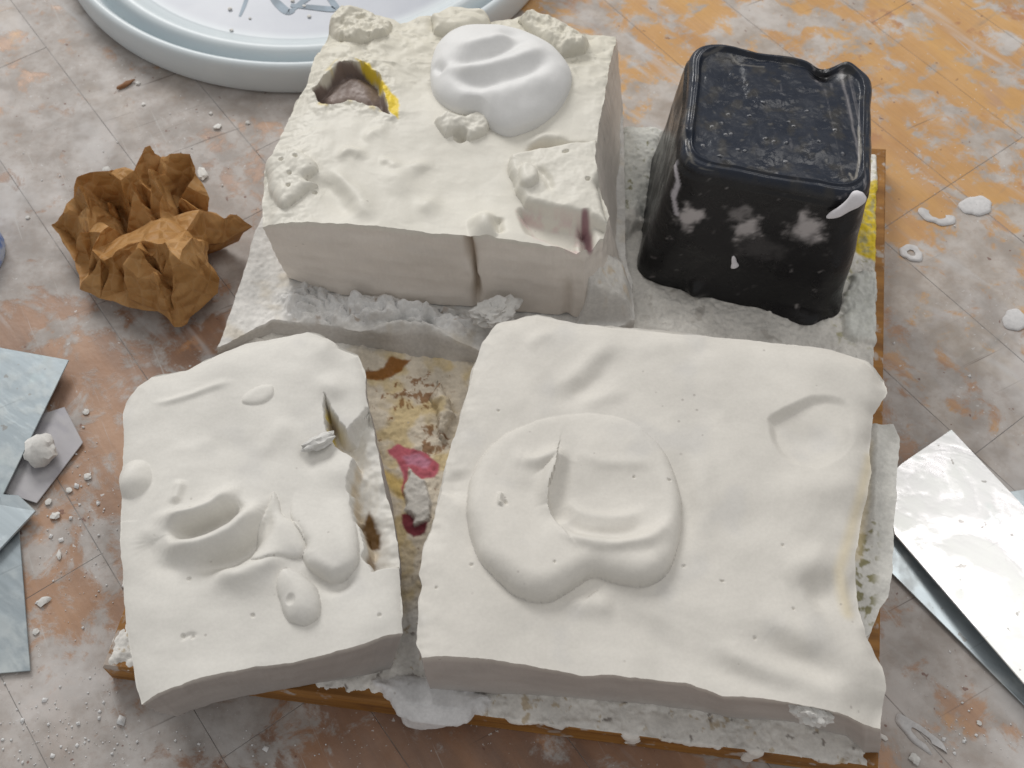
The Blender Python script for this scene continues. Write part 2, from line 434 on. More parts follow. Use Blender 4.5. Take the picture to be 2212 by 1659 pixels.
# ---------- outlines of the three casts (needed before the crust)
ZF, ZL, ZK = 0.060, 0.060, 0.066
FRs = dict(
    b=W([(1110, 672), (1160, 665), (1250, 684), (1400, 701), (1600, 717), (1800, 742), (1875, 765), (1922, 800)], ZF),
    r=W([(1922, 800), (1924, 835), (1908, 866), (1892, 884), (1890, 930), (1884, 970), (1889, 1010), (1880, 1060), (1870, 1100), (1860, 1140), (1852, 1190), (1853, 1250), (1860, 1315), (1874, 1362), (1896, 1392), (1916, 1432), (1926, 1480), (1916, 1560)], ZF),
    f=W([(912, 1420), (1000, 1418), (1060, 1422), (1150, 1440), (1190, 1448), (1260, 1461), (1330, 1460), (1480, 1475), (1560, 1500), (1700, 1515), (1790, 1534), (1880, 1552), (1916, 1560)], ZF),
    l=W([(1110, 672), (1070, 700), (1040, 740), (1020, 795), (1000, 870), (984, 925), (962, 990), (950, 1050), (938, 1110), (914, 1180), (905, 1235), (912, 1262), (903, 1300), (899, 1390), (912, 1420)], ZF))
FRb = dict(f=np.concatenate([W([(930, 1498), (1152, 1498), (1439, 1522), (1583, 1545), (1727, 1556), (1840, 1585)], ZB), W([(1862, 1642), (1897, 1640)], 0.004)]),
           r=np.concatenate([W([(1880, 790), (1850, 1000), (1835, 1200), (1860, 1400)], ZB), W([(1897, 1640)], 0.004)]),
           l=W([(1115, 740), (1000, 960), (945, 1170), (930, 1400), (930, 1498)], ZB))
FLs = dict(
    b=W([(262, 856), (290, 822), (322, 802), (400, 785), (450, 762), (480, 745), (530, 726), (600, 715), (660, 704), (698, 709)], ZL),
    r=W([(698, 709), (732, 744), (773, 760), (785, 795), (790, 845), (800, 900), (815, 980), (832, 1050), (850, 1130), (862, 1216), (866, 1290), (870, 1362)], ZL),
    f=W([(300, 1516), (340, 1495), (400, 1474), (480, 1455), (560, 1441), (640, 1430), (700, 1415), (800, 1385), (870, 1362)], ZL),
    l=W([(262, 856), (262, 900), (263, 1000), (257, 1030), (260, 1070), (258, 1160), (262, 1250), (272, 1350), (281, 1420), (290, 1470), (300, 1516)], ZL))
FLb = dict(f=W([(359, 1544), (385, 1550), (412, 1537), (456, 1520), (545, 1502), (593, 1493), (704, 1475), (845, 1448)], ZB),
           r=W([(735, 760), (800, 900), (850, 1100), (868, 1250), (845, 1448)], ZB))
BKs = dict(
    b=W([(705, 66), (726, 32), (761, 22), (800, 30), (839, 40), (865, 52), (935, 40), (995, 27), (1030, 36), (1056, 54), (1126, 40), (1156, 30), (1195, 52), (1256, 77), (1330, 83)], ZK),
    r=W([(1330, 83), (1308, 195), (1296, 260), (1290, 304), (1284, 360), (1286, 391), (1300, 430), (1316, 470), (1302, 515), (1262, 541)], ZK),
    f=W([(560, 474), (605, 478), (713, 483), (800, 490), (887, 496), (995, 510), (1082, 519), (1169, 529), (1247, 540), (1262, 541)], ZK),
    l=W([(705, 66), (679, 108), (657, 174), (632, 205), (618, 243), (587, 312), (569, 347), (564, 412), (560, 474)], ZK))
ZS = 0.024
BKb = dict(f=W([(622, 602), (735, 636), (860, 652), (1000, 664), (1150, 676), (1262, 690)], ZS),
           r=W([(1342, 190), (1340, 300), (1332, 420), (1330, 520), (1345, 600), (1262, 690)], ZS))

# ---------- crust on the board
def crust():
    na, nb, nd = 620, 560, 34
    a = np.linspace(0.0, 1.0, na)[None, :]; b = np.concatenate([np.linspace(1.0, 0.0, nb), np.zeros(nd)])[:, None]
    drop = np.concatenate([np.zeros(nb), np.linspace(0.0004, ZB, nd)])[:, None] * np.ones_like(a)
    P = board_xy(a * np.ones_like(b), b * np.ones_like(a)); X, Y = P[..., 0], P[..., 1]
    Yp = Y - drop                                   # unrolled
    wx = X + fbm(X, Yp, 110, 4, seed=3) * 0.004; wy = Yp + fbm(X, Yp, 110, 4, seed=4) * 0.004
    A = a * np.ones_like(b); Bb = b * np.ones_like(a)
    w_ = 0.30
    edge = np.minimum(np.minimum(A, 1 - A) * w_, np.minimum(Bb * 0.29 + 0.010 * sstep(0.40, 0.46, A), (1 - Bb) * 0.29))
    th = 0.0009 + 0.0013 * fbm(X, Y, 60, 5, 0.65, seed=1) + 0.0020 * np.abs(fbm(X, Y, 150, 4, seed=2))
    th = th + 0.0003 * fbm(X, Y, 300, 3, seed=6)
    th = np.where(edge < 0.006, th - (0.006 - edge) * 0.40 + 0.0016 * fbm(X, Y, 60, 3, seed=7), th)
    th = np.where(drop > 0, -0.002, th)
    th = th - 0.003 * sstep(0.983, 0.990, A + 0.004 * fbm(X, Y, 60, 3, seed=8))
    # bare brown stretch along the front left, drips over the front edge
    bare = sd_poly(wx, wy, W([(545, 1495), (640, 1484), (735, 1497), (830, 1514), (852, 1548), (845, 1600), (540, 1560)], ZB))
    th = np.where(bare > 0, -0.002, th)
    def drip(P, h):
        nonlocal th
        s = sd_poly(wx, wy, P); th = np.maximum(th, np.where(s > 0, h * np.sqrt(np.clip(1 - (1 - np.clip(s / 0.006, 0, 1))**2, 0, 1)), -0.01))
    fe = lambda u, d=0.0: np.array([board_xy(np.array(u), np.array(0.0))[0], board_xy(np.array(u), np.array(0.0))[1] - d])
    big = np.concatenate([W([(815, 1470), (930, 1465), (1010, 1490), (1062, 1512), (1048, 1540)], ZB), [fe(0.475, 0.004), fe(0.445, 0.010), fe(0.425, 0.0132), fe(0.405, 0.013), fe(0.392, 0.008)], W([(860, 1545), (830, 1505)], ZB)])
    drip(spline(big, 5, True), 0.0056)
    for uc, wd, ln in ((0.69, 0.016, 0.0105), (0.845, 0.014, 0.0125), (0.76, 0.05, 0.0016), (0.57, 0.05, 0.0018), (0.93, 0.04, 0.0016)):
        q = [fe(uc - wd, -0.010), fe(uc - wd * 0.8, 0.0), fe(uc - wd * 0.45, ln * 0.7), fe(uc, ln), fe(uc + wd * 0.5, ln * 0.75), fe(uc + wd * 0.8, 0.0), fe(uc + wd, -0.010)]
        drip(spline(q, 4, True), 0.0017)
    # flakes and lumps in the gap between the front blocks
    def zz(P): return Z(P, 691, 864, 0.382, ZB)
    def flake(P, h, wd=0.0012):
        nonlocal th
        th = th + lobe(wx, wy, P, h, wd)
    flake(zz([(510, 410), (600, 470), (640, 600), (620, 690), (540, 720), (535, 680), (470, 640), (490, 520)]), 0.0022)
    flake(Z([(1640, 960), (1700, 1060), (1760, 1200), (1740, 1400), (1690, 1480), (1640, 1250), (1590, 1130)], 518, 576, 0.2604, ZB), 0.006, 0.004)
    flake(W([(1830, 600), (1880, 590), (1900, 640), (1895, 740), (1830, 740), (1815, 690), (1825, 640)], ZB), 0.0035, 0.004)
    flake(W([(1330, 240), (1440, 250), (1430, 360), (1390, 500), (1330, 520)], ZB), 0.008, 0.008)
    # colour
    C = np.ones(X.shape + (3,)) * np.array((0.77, 0.745, 0.695))
    C = C * (1 + 0.20 * fbm(X, Y, 70, 5, seed=11))[..., None]
    n1 = fbm(wx, wy, 190, 4, 0.65, seed=12)
    C = mixc(C, (0.46, 0.43, 0.39), sstep(0.25, 0.42, fbm(wx, wy, 85, 4, 0.6, seed=13)) * 0.6)
    gap = sd_poly(wx, wy, W([(760, 745), (1040, 770), (1010, 900), (975, 1050), (945, 1160), (930, 1330), (860, 1330), (820, 1100), (770, 900)], ZB))
    gm = sstep(-0.003, 0.004, gap)
    C = mixc(C, (0.58, 0.50, 0.38), gm * 0.75); C = mixc(C, (0.58, 0.45, 0.22), gm * sstep(-0.05, 0.3, fbm(wx, wy, 55, 3, seed=14)) * 0.75)
    rust = gm * sstep(0.03, 0.25, n1 + 0.5 * gauss(X, Y, plan(900, 850, ZB), 0.013, 0.010, 0, 1) + 0.45 * gauss(X, Y, plan(935, 955, ZB), 0.008, 0.010, 0, 1) - 0.30)
    C = mixc(C, (0.21, 0.095, 0.03), rust * 0.85)
    def stain(P, col, k=0.95, wd=0.0006):
        nonlocal C
        C = mixc(C, col, k * sstep(-wd, wd, sd_poly(X + (wx - X) * 0.5, Yp + (wy - Yp) * 0.5, P)))
    br = Z([(1040, 870), (1130, 890), (1180, 850), (1240, 755), (1330, 770), (1420, 770), (1330, 880), (1240, 930), (1190, 965), (1060, 960)], 518, 576, 0.2604, ZB)
    stain(br, (0.24, 0.095, 0.018))
    stain(zz([(330, 400), (420, 420), (500, 470), (490, 600), (400, 520)]), (0.62, 0.44, 0.12), 0.8, 0.002)
    stain(zz([(380, 300), (440, 255), (510, 280), (600, 300), (690, 380), (655, 440), (570, 445), (500, 400), (480, 560), (465, 430), (430, 330)]), PINK)
    stain(zz([(460, 330), (560, 310), (630, 350), (600, 390), (500, 380)]), (0.52, 0.24, 0.33), 0.8, 0.001)
    stain(zz([(460, 660), (520, 650), (545, 680), (540, 715), (620, 690), (600, 750), (530, 785), (480, 740)]), DRED)
    stain(zz([(510, 410), (600, 470), (640, 600), (620, 690), (540, 720), (535, 680), (470, 640), (490, 520)]), (0.64, 0.62, 0.58))
    fm = sstep(0.16, 0.10, Bb) * (th > 0)
    C = mixc(C, (0.82, 0.80, 0.76), fm * 0.7)
    C = mixc(C, (0.50, 0.38, 0.22), fm * sstep(0.24, 0.38, fbm(wx, wy, 130, 4, 0.65, seed=16)) * 0.7)
    C = mixc(C, (0.22, 0.19, 0.17), fm * sstep(0.40, 0.50, fbm(wx, wy, 170, 3, 0.6, seed=17)) * 0.8)
    # yellow and olive dirt by the dark casting
    stain(W([(1840, 470), (1870, 400), (1925, 380), (1925, 545), (1890, 570), (1850, 550), (1838, 500)], ZB), YEL, 1.0, 0.0012); C = mixc(C, (0.62, 0.56, 0.34), sstep(-0.05, 0.25, fbm(X, Y, 260, 4, 0.65, seed=15)) * 0.4 * sstep(-0.001, 0.002, sd_poly(X, Yp, W([(1838, 470), (1870, 400), (1925, 380), (1925, 545), (1890, 570), (1850, 550)], ZB))))
    rt = sstep(-0.002, 0.004, sd_poly(wx, wy, W([(1820, 330), (1925, 300), (1915, 760), (1790, 740), (1800, 600)], ZB)))
    C = mixc(C, (0.45, 0.42, 0.24), rt * sstep(0.05, 0.3, n1) * 0.8)
    stain(W([(1830, 600), (1880, 590), (1900, 640), (1895, 740), (1830, 740), (1815, 690), (1825, 640)], ZB), (0.66, 0.67, 0.63), 0.9, 0.002)
    lf = sstep(-0.002, 0.004, sd_poly(wx, wy, W([(1330, 170), (1430, 180), (1440, 480), (1330, 480)], ZB)))
    C = mixc(C, (0.62, 0.64, 0.60), lf * 0.6); C = mixc(C, (0.26, 0.25, 0.14), lf * sstep(0.26, 0.42, n1) * 0.8)
    C = mixc(C, (0.70, 0.70, 0.69), sstep(0.0022, 0.0035, th) * (drop + (1 - Bb < 0)) * 0 + sstep(0.0028, 0.0036, th) * (Bb < 0.12) * 0.8)
    stain(spline(big, 5, True), (0.78, 0.78, 0.785), 0.95, 0.001)
    e2 = (bBR - bBL) / np.linalg.norm(bBR - bBL); nf = np.array((e2[1], -e2[0]))     # outward at the front
    Zc = np.where(drop > 0, ZB - drop + np.clip(th, -1, 0.004) * np.clip(1 - drop / 0.003, 0, 1), ZB + th)
    off = np.where(drop > 0, th * np.clip(drop / 0.0012, 0, 1), 0)
    Xo = X + nf[0] * off; Yo = Y + nf[1] * off
    V = np.stack([Xo, Yo, Zc], -1)
    ny, nx = X.shape; idx = np.arange(nx * ny).reshape(ny, nx)
    F = np.stack([idx[:-1, :-1], idx[1:, :-1], idx[1:, 1:], idx[:-1, 1:]], -1).reshape(-1, 4)
    # drop what lies buried in the board or under the blocks
    tf = th.ravel()[F].max(1) > -0.0006
    hid = np.zeros(X.shape, bool)
    for sidesb, sh in ((FRs, 0.012), (FLs, 0.012), (BKs, 0.02)):
        loop = np.concatenate([sidesb['b'], sidesb['r'][1:], sidesb['f'][::-1][1:], sidesb['l'][::-1][1:-1]])
        hid |= sd_poly(X, Y + 0.0, loop) > sh
    F = F[tf & ~hid.ravel()[F].all(1)]
    used = np.unique(F); remap = np.full(nx * ny, -1); remap[used] = np.arange(len(used))
    me = mesh_np('plaster_crust', V.reshape(-1, 3)[used], remap[F], C.reshape(-1, 3)[used])
    link('plaster_crust', me, M_CRUST, board)
crust()

# ---------- slab under the back block
def slab():
    s = dict(b=W([(660, 210), (1000, 200), (1345, 215)], ZS), r=W([(1345, 215), (1350, 400), (1352, 560), (1366, 610), (1370, 692), (1300, 720), (1040, 760)], ZS),
             f=W([(470, 752), (520, 725), (588, 690), (700, 703), (784, 716), (820, 722), (880, 715), (940, 722), (1013, 746), (1040, 760)], ZS), l=W([(660, 210), (600, 400), (552, 500), (530, 575), (500, 670), (470, 752)], ZS))
    b = dict(f=W([(470, 770), (588, 720), (721, 745), (825, 758), (909, 776), (1008, 784), (1045, 790)], ZB))
    rub = W([(600, 640), (660, 610), (740, 640), (960, 665), (1030, 690), (1010, 735), (880, 705), (720, 705), (620, 690)], ZS)
    def hf(X, Y):
        h = 0.0006 * fbm(X, Y, 60, 4, seed=21) + 0.0004 * fbm(X, Y, 300, 3, seed=22)
        m = sstep(-0.002, 0.004, sd_poly(X, Y, rub))
        cell = np.abs(fbm(X, Y, 95, 3, seed=23)); h = h + m * (0.012 * np.abs(cell) + 0.0012 * fbm(X, Y, 200, 2, seed=24))
        h = h + ridge(X, Y, W([(770, 722), (860, 708), (930, 716), (1000, 740)], ZS), 0.0045, 0.0022) - ridge(X, Y, W([(830, 700), (890, 690), (960, 702)], ZS), 0.005, 0.0016)
        ap = W([(1225, 570), (1262, 520), (1335, 505), (1348, 590), (1366, 612), (1372, 700), (1245, 700)], ZS)
        ax, ay = plan(1262, 560, 0.05); rr = np.hypot(X - ax, Y - ay)
        h = h + sstep(0.0, 0.006, sd_poly(X + 0.002 * fbm(X, Y, 70, 3, seed=181), Y, ap)) * np.clip(0.030 - rr * 0.75, 0.002, 0.030) * (1 + 0.25 * fbm(X, Y, 90, 4, 0.6, seed=182))
        sp = W([(600, 640), (680, 625), (800, 650), (940, 668), (960, 690), (700, 690), (610, 690)], ZS)
        h = h + sstep(0, 0.006, sd_poly(X, Y, sp)) * 0.004 * np.clip(fbm(X, Y, 55, 3, seed=183) + 0.3, 0, 1)
        h = h + lobe(X, Y, W([(760, 640), (860, 650), (930, 672), (915, 700), (800, 700), (750, 680)], ZS), 0.004, 0.003)
        return h
    def cf(X, Y, H):
        C = np.ones(X.shape + (3,)) * np.array((0.70, 0.685, 0.655)) * (1 + 0.14 * fbm(X, Y, 120, 4, seed=25))[..., None]
        C = mixc(C, (0.62, 0.56, 0.46), sstep(0.1, 0.4, fbm(X, Y, 60, 3, seed=26)) * 0.6)
        m = sstep(-0.002, 0.004, sd_poly(X, Y, rub)); C = mixc(C, (0.76, 0.76, 0.755), m * 0.8)
        C = mixc(C, (0.36, 0.27, 0.20), m * sstep(0.32, 0.5, fbm(X, Y, 190, 3, seed=27)) * 0.8)
        rg = sstep(-0.001, 0.006, sd_poly(X, Y, W([(1255, 560), (1330, 520), (1366, 610), (1370, 692), (1260, 690)], ZS)))
        C = mixc(C, (0.60, 0.58, 0.54), rg * 0.7); C = mixc(C, (0.55, 0.44, 0.30), rg * sstep(0.1, 0.35, fbm(X, Y, 220, 3, seed=28)) * 0.6)
        return C
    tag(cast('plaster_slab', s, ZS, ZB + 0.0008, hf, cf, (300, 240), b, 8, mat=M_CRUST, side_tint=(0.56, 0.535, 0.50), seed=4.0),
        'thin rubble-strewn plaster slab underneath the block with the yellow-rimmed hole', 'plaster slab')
slab()

# ---------- the large front block
def z5(P): return Z(P, 864, 634, 0.618, ZF)
def fr_h(X, Y):
    X, Y = X + 0.0014 * fbm(X, Y, 45, 3, seed=162), Y + 0.0014 * fbm(X, Y, 45, 3, seed=163)
    h = 0.0011 * fbm(X, Y, 22, 3, seed=31)
    pan = spline(W([(1008, 1110), (1020, 1020), (1080, 950), (1180, 905), (1290, 895), (1390, 930), (1450, 1000), (1472, 1090), (1464, 1180), (1438, 1240), (1390, 1266), (1330, 1260), (1280, 1248), (1240, 1272), (1180, 1298), (1110, 1286), (1050, 1230), (1020, 1170)], ZF), 5, True)
    yb, yt = plan(1200, 1290, ZF)[1], plan(1200, 890, ZF)[1]
    k = np.clip((Y - yb) / (yt - yb), 0, 1)
    hh = 0.0088 * (1 - k)**0.9 + 0.0004
    sdp = sd_poly(X, Y, pan); s = np.clip(sdp / (0.0035 + 0.006 * (1 - k)), 0, 1)
    h = h + hh * np.sqrt(np.clip(1 - (1 - s)**2, 0, 1))
    inm = sstep(0.0, 0.01, sdp)
    # bowl pressed into the pancake, with a curled fold on its left
    h = h - inm * gauss(X, Y, plan(1310, 1085, ZF), 0.023, 0.015, 0.2, 0.0042)
    d, t, sgn = d_line(X, Y, spline(z5([(420, 590), (480, 600), (548, 585), (530, 640), (512, 700), (520, 760)]), 6))
    h = h + 0.0046 * np.exp(-(d / 0.0034)**2) * np.clip(np.sin(np.pi * np.clip(t, .02, .98)), 0, 1)**0.5
    d, t, sgn = d_line(X, Y, spline(z5([(548, 583), (535, 640), (516, 700), (520, 765), (560, 830)]), 6))
    h = h - np.where(sgn > 0, 0.0044 * np.exp(-(d / 0.007)**2) * np.sin(np.pi * np.clip(t, .02, .98))**0.5, 0) 
    h = h + ridge(X, Y, z5([(520, 800), (620, 880), (760, 905), (880, 865), (950, 780)]), 0.0030, 0.0030) - ridge(X, Y, z5([(520, 760), (640, 850), (780, 855), (890, 800)]), 0.0022, 0.0028) + ridge(X, Y, z5([(560, 720), (660, 790), (790, 790), (870, 740)]), 0.0013, 0.0024) + ridge(X, Y, z5([(600, 560), (720, 600), (840, 600), (900, 640)]), 0.0009, 0.003)
    h = h - ridge(X, Y, z5([(470, 640), (450, 720), (480, 800), (540, 870)]), 0.0010, 0.006)
    h = h + ridge(X, Y, z5([(360, 715), (352, 745), (356, 765)]), 0.0016, 0.0008, 0.3) - bump(X, Y, z5([(372, 752)])[0], 0.0009, 0.0014, 0.2, 0.0012)
    # broken dent on the right
    den = spline(z5([(1290, 460), (1300, 430), (1400, 370), (1470, 350), (1560, 370), (1600, 460), (1590, 600), (1500, 640), (1380, 600), (1310, 540)]), 4, True)
    sd_ = sd_poly(X, Y, den)
    p0 = plan(1690, 880, ZF); kx = np.clip(np.hypot(X - p0[0], Y - p0[1]) / 0.030, 0, 1)
    h = h - 0.0036 * sstep(-0.0006, 0.0035, sd_) * (1 - kx)**0.7 - gauss(X, Y, z5([(1420, 500)])[0], 0.010, 0.007, -0.3, 0.0022)
    h = h + gauss(X, Y, z5([(1480, 680)])[0], 0.016, 0.007, 0.0, 0.0022)
    # big trowel strokes
    for P, a, wd in ((([(1000, 1230), (1150, 1310), (1400, 1385), (1620, 1445)]), -0.0019, 0.0042), (([(1060, 1180), (1200, 1290), (1450, 1390), (1640, 1425)]), 0.0021, 0.0045),
                     (([(1230, 1150), (1300, 1230), (1450, 1300), (1620, 1330)]), -0.0017, 0.0045), (([(1240, 1080), (1330, 1170), (1450, 1200), (1550, 1160)]), 0.0014, 0.005),
                     (([(1330, 1000), (1440, 950), (1540, 940)]), 0.0020, 0.006), (([(1400, 1060), (1500, 1020), (1560, 1010)]), -0.0026, 0.007), (([(1180, 820), (1300, 900), (1430, 860)]), 0.0010, 0.010),
                     (([(1000, 520), (990, 640), (1010, 780), (960, 900)]), -0.0013, 0.0045), (([(1050, 480), (1045, 620), (1060, 800), (1010, 960)]), 0.0010, 0.005),
                     (([(930, 300), (1000, 220), (1120, 170), (1300, 150)]), -0.0008, 0.005), (([(480, 380), (600, 300), (700, 210), (830, 160)]), 0.0013, 0.004), (([(500, 410), (640, 330), (740, 240), (860, 190)]), -0.0011, 0.004),
                     (([(620, 400), (720, 360), (800, 330)]), 0.0009, 0.003), (([(430, 190), (500, 150), (560, 150)]), 0.0010, 0.003), (([(700, 1060), (800, 1130), (930, 1230), (1050, 1330)]), -0.0011, 0.005),
                     (([(640, 1040), (650, 1085), (760, 1080)]), 0.0015, 0.004), (([(200, 600), (190, 690), (170, 720)]), -0.0016, 0.004)):
        h = h + ridge(X, Y, z5(P), a * 1.45, wd * 1.15, 0.8)
    # fine combing left by the spreading knife
    c1, c2 = plan(1560, 1080, ZF), plan(1250, 640, ZF)
    r1 = np.hypot(X - c1[0], Y - c1[1]); a1 = np.arctan2(Y - c1[1], X - c1[0]); r2 = np.hypot(X - c2[0], Y - c2[1]); a2 = np.arctan2(Y - c2[1], X - c2[0])
    fr_ = sstep(0.012, 0.035, r1)
    h = h + fr_ * (0.0009 * fbm(r1, a1 * 0.018, 48, 2, seed=171) * sstep(-0.002, -0.012, sdp) + 0.00012 * fbm(r1, a1 * 0.02, 160, 2, seed=173)) + 0.0003 * fbm(r2, a2 * 0.02, 70, 2, seed=172) * sstep(0.01, 0.03, r2)
    # soft shoulders toward the back and right edges
    eb, _, _ = d_line(X, Y, FRs['b']); er, _, _ = d_line(X, Y, FRs['r']); el, _, _ = d_line(X, Y, FRs['l'])
    h = h - 0.0050 * np.exp(-(eb / 0.0055)**1.3) - 0.0065 * np.exp(-(er / 0.006)**1.3) * (0.6 + 0.4 * fbm(X, Y, 60, 2, seed=33)) - 0.002 * np.exp(-(el / 0.003))
    h = h + np.exp(-(el / 0.006)) * 0.0022 * np.clip(fbm(X, Y, 70, 3, seed=34), -0.2, 1)
    h = h - gauss(X, Y, plan(1900, 1545, ZF), 0.010, 0.012, 0.4, 0.006)
    for q, (u, v) in enumerate(((1020, 1220), (945, 1270), (1080, 887), (1446, 1042), (1195, 1233), (1690, 1180), (1560, 1255), (1715, 1318), (1630, 1375), (1480, 1220), (1370, 1035))):
        h = h - bump(X, Y, plan(u, v, ZF), 0.0007 + 0.0003 * (q % 3 == 0), 0.0007, 0, 0.0008)
    return h
def fr_c(X, Y, H):
    C = np.ones(X.shape + (3,)) * PW2 * (1 + 0.05 * fbm(X, Y, 28, 4, seed=35))[..., None]; C = mixc(C, (0.60, 0.585, 0.56), 0.5 * sstep(0.15, 0.5, fbm(X, Y, 36, 3, seed=36)))
    C = mixc(C, (0.72, 0.60, 0.36), 0.45 * sstep(0.004, 0.0, d_line(X, Y, W([(1885, 980), (1845, 1130), (1815, 1230), (1835, 1320)], ZF))[0]))
    return C
FR = cast('plaster_block', FRs, ZF, 0.006, fr_h, fr_c, (420, 340), FRb, 16, rough=0.00004, seed=10.0, side_tint=(0.50, 0.47, 0.445))  # sides coloured darker to stand in for shade on the front face
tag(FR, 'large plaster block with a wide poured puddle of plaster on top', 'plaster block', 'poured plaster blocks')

# ---------- flange clinging to the right of the large block
def flange():
    zf = 0.044
    out = W([(1905, 918), (1930, 916), (1944, 945), (1940, 1010), (1934, 1080), (1930, 1160), (1928, 1240), (1922, 1290), (1900, 1316), (1880, 1370), (1850, 1390)], zf)
    inn = W([(1880, 915), (1850, 1000), (1835, 1100), (1810, 1250), (1830, 1390)], zf)
    s = dict(b=np.array([inn[0], out[0]]), f=np.array([inn[-1], out[-1]]), l=inn, r=out)
    def hf(X, Y): return 0.0008 * fbm(X, Y, 110, 4, seed=41) + 0.0022 * np.exp(-(d_line(X, Y, W([(1893, 925), (1890, 1020), (1885, 1160)], zf))[0] / 0.0022)**2)
    def cf(X, Y, H):
        C = np.ones(X.shape + (3,)) * np.array((0.68, 0.67, 0.63))
        m = sstep(0.0065, 0.002, d_line(X, Y, W([(1870, 1130), (1868, 1220), (1865, 1330)], zf))[0])
        C = mixc(C, (0.24, 0.22, 0.10), m * sstep(0.0, 0.25, fbm(X, Y, 240, 3, seed=42)) * 0.9)
        m = sstep(0.004, 0.001, d_line(X, Y, W([(1868, 960), (1862, 1080), (1848, 1200)], zf))[0]); C = mixc(C, (0.72, 0.60, 0.38), m * 0.6)
        return C
    cast('flange', s, zf, 0.024, hf, cf, (60, 220), None, 5, mat=M_CRUST, taper=0.98, parent=FR, seed=5.0)
flange()

# ---------- the left front block
def z4(P): return Z(P, 230, 662, 0.538, ZL)
def fl_h(X, Y):
    X, Y = X + 0.0014 * fbm(X, Y, 50, 3, seed=164), Y + 0.0014 * fbm(X, Y, 50, 3, seed=165)
    h = 0.0012 * fbm(X, Y, 24, 3, seed=51)
    # soft body of the swirl
    h = h + gauss(X, Y, z4([(400, 900)])[0], 0.022, 0.014, 0.35, 0.0035)
    h = h + ridge(X, Y, z4([(225, 815), (250, 850), (330, 860), (430, 825), (510, 765), (560, 760)]), 0.0064, 0.0036)
    h = h - ridge(X, Y, z4([(240, 925), (320, 915), (420, 880), (500, 830), (550, 780)]), 0.0080, 0.0034)
    h = h + ridge(X, Y, z4([(215, 930), (290, 985), (400, 975), (520, 915), (590, 840), (590, 770)]), 0.0066, 0.0042)
    h = h - ridge(X, Y, z4([(300, 1030), (420, 1035), (560, 980), (640, 880), (665, 765)]), 0.0052, 0.0034)
    h = h + ridge(X, Y, z4([(400, 1070), (520, 1085), (650, 1040), (750, 985)]), 0.0038, 0.0042)
    tong = spline(z4([(590, 1030), (700, 1015), (785, 1015), (802, 950), (770, 885), (718, 848), (694, 790), (672, 750), (648, 815), (600, 920)]), 5, True)
    h = h + lobe(X, Y, tong, 0.0030, 0.0065)
    h = h - ridge(X, Y, z4([(180, 900), (170, 960), (220, 1030), (320, 1070)]), 0.0022, 0.0045)
    h = h + ridge(X, Y, z4([(310, 700), (285, 760), (275, 800)]), 0.0020, 0.0020)
    h = h + gauss(X, Y, z4([(580, 1110)])[0], 0.013, 0.006, 0.1, 0.0026)
    # egg-shaped drop
    drop = spline(z4([(690, 1150), (700, 1085), (735, 1062), (790, 1080), (840, 1130), (862, 1190), (850, 1250), (800, 1285), (740, 1270), (705, 1220)]), 5, True)
    h = h + lobe(X, Y, drop, 0.0050, 0.0075) - bump(X, Y, z4([(745, 1195)])[0], 0.002, 0.0022, 0, 0.0012)
    h = h + lobe(X, Y, spline(z4([(548, 385), (560, 345), (620, 315), (665, 320), (665, 360), (620, 390)]), 4, True), 0.0013, 0.003)
    h = h + ridge(X, Y, z4([(170, 375), (250, 380), (400, 335), (525, 295)]), 0.0011, 0.0016) + ridge(X, Y, z4([(240, 560), (330, 575), (450, 540)]), 0.0007, 0.004)
    h = h + ridge(X, Y, z4([(600, 620), (680, 520), (760, 440)]), 0.0009, 0.004) - ridge(X, Y, z4([(760, 640), (840, 600), (930, 570)]), 0.0016, 0.005)
    h = h + gauss(X, Y, z4([(880, 160)])[0], 0.006, 0.008, 0, 0.0028) + gauss(X, Y, z4([(900, 330)])[0], 0.006, 0.005, 0, 0.003)
    # knob on the left rim
    h = h + bump(X, Y, z4([(112, 690)])[0], 0.0075, 0.0085, 0, 0.0050, 1.1)
    # under-cut belly above the cracked corner
    bel = spline(z4([(792, 1015), (830, 1070), (900, 1105), (965, 1085), (1015, 1015), (1010, 900), (960, 760), (900, 650), (780, 700), (740, 840), (800, 950)]), 5, True)
    fy = sstep(z4([(900, 720)])[0][1], z4([(900, 1000)])[0][1], Y)
    h = h + lobe(X, Y, bel, 0.0046, 0.0050) * fy - ridge(X, Y, z4([(800, 1040), (850, 1100), (920, 1122), (1000, 1060)]), 0.0026, 0.0026)
    h = h + gauss(X, Y, z4([(960, 660)])[0], 0.008, 0.006, 0, 0.002) + gauss(X, Y, z4([(1080, 1250)])[0], 0.010, 0.008, 0, 0.0012)
    c1 = z4([(430, 860)])[0]; r1 = np.hypot(X - c1[0], (Y - c1[1]) * 1.3); a1 = np.arctan2(Y - c1[1], X - c1[0])
    h = h + 0.0006 * fbm(r1, a1 * 0.016, 50, 2, seed=174) * sstep(0.012, 0.035, r1) + 0.00012 * fbm(X * 0.4, Y, 120, 3, seed=175)
    # broken ledge along the right
    br = z4([(868, 355), (862, 400), (885, 520), (915, 560), (985, 610), (960, 690), (978, 790), (1010, 880), (1042, 945), (1030, 1000), (1060, 1062), (1100, 1050), (1230, 1030), (1230, 700), (1120, 500), (1060, 380), (1010, 440), (965, 490), (900, 400)])
    wxx = X + fbm(X, Y, 160, 3, seed=52) * 0.002
    s = sd_poly(wxx, Y, br)
    d_o, _, _ = d_line(X, Y, FLs['r'])
    led = 0.0125 - 0.003 * sstep(0.010, 0.002, d_o) + 0.003 * fbm(X, Y, 90, 3, seed=53)
    h = h - led * sstep(-0.0004, 0.0028, s)
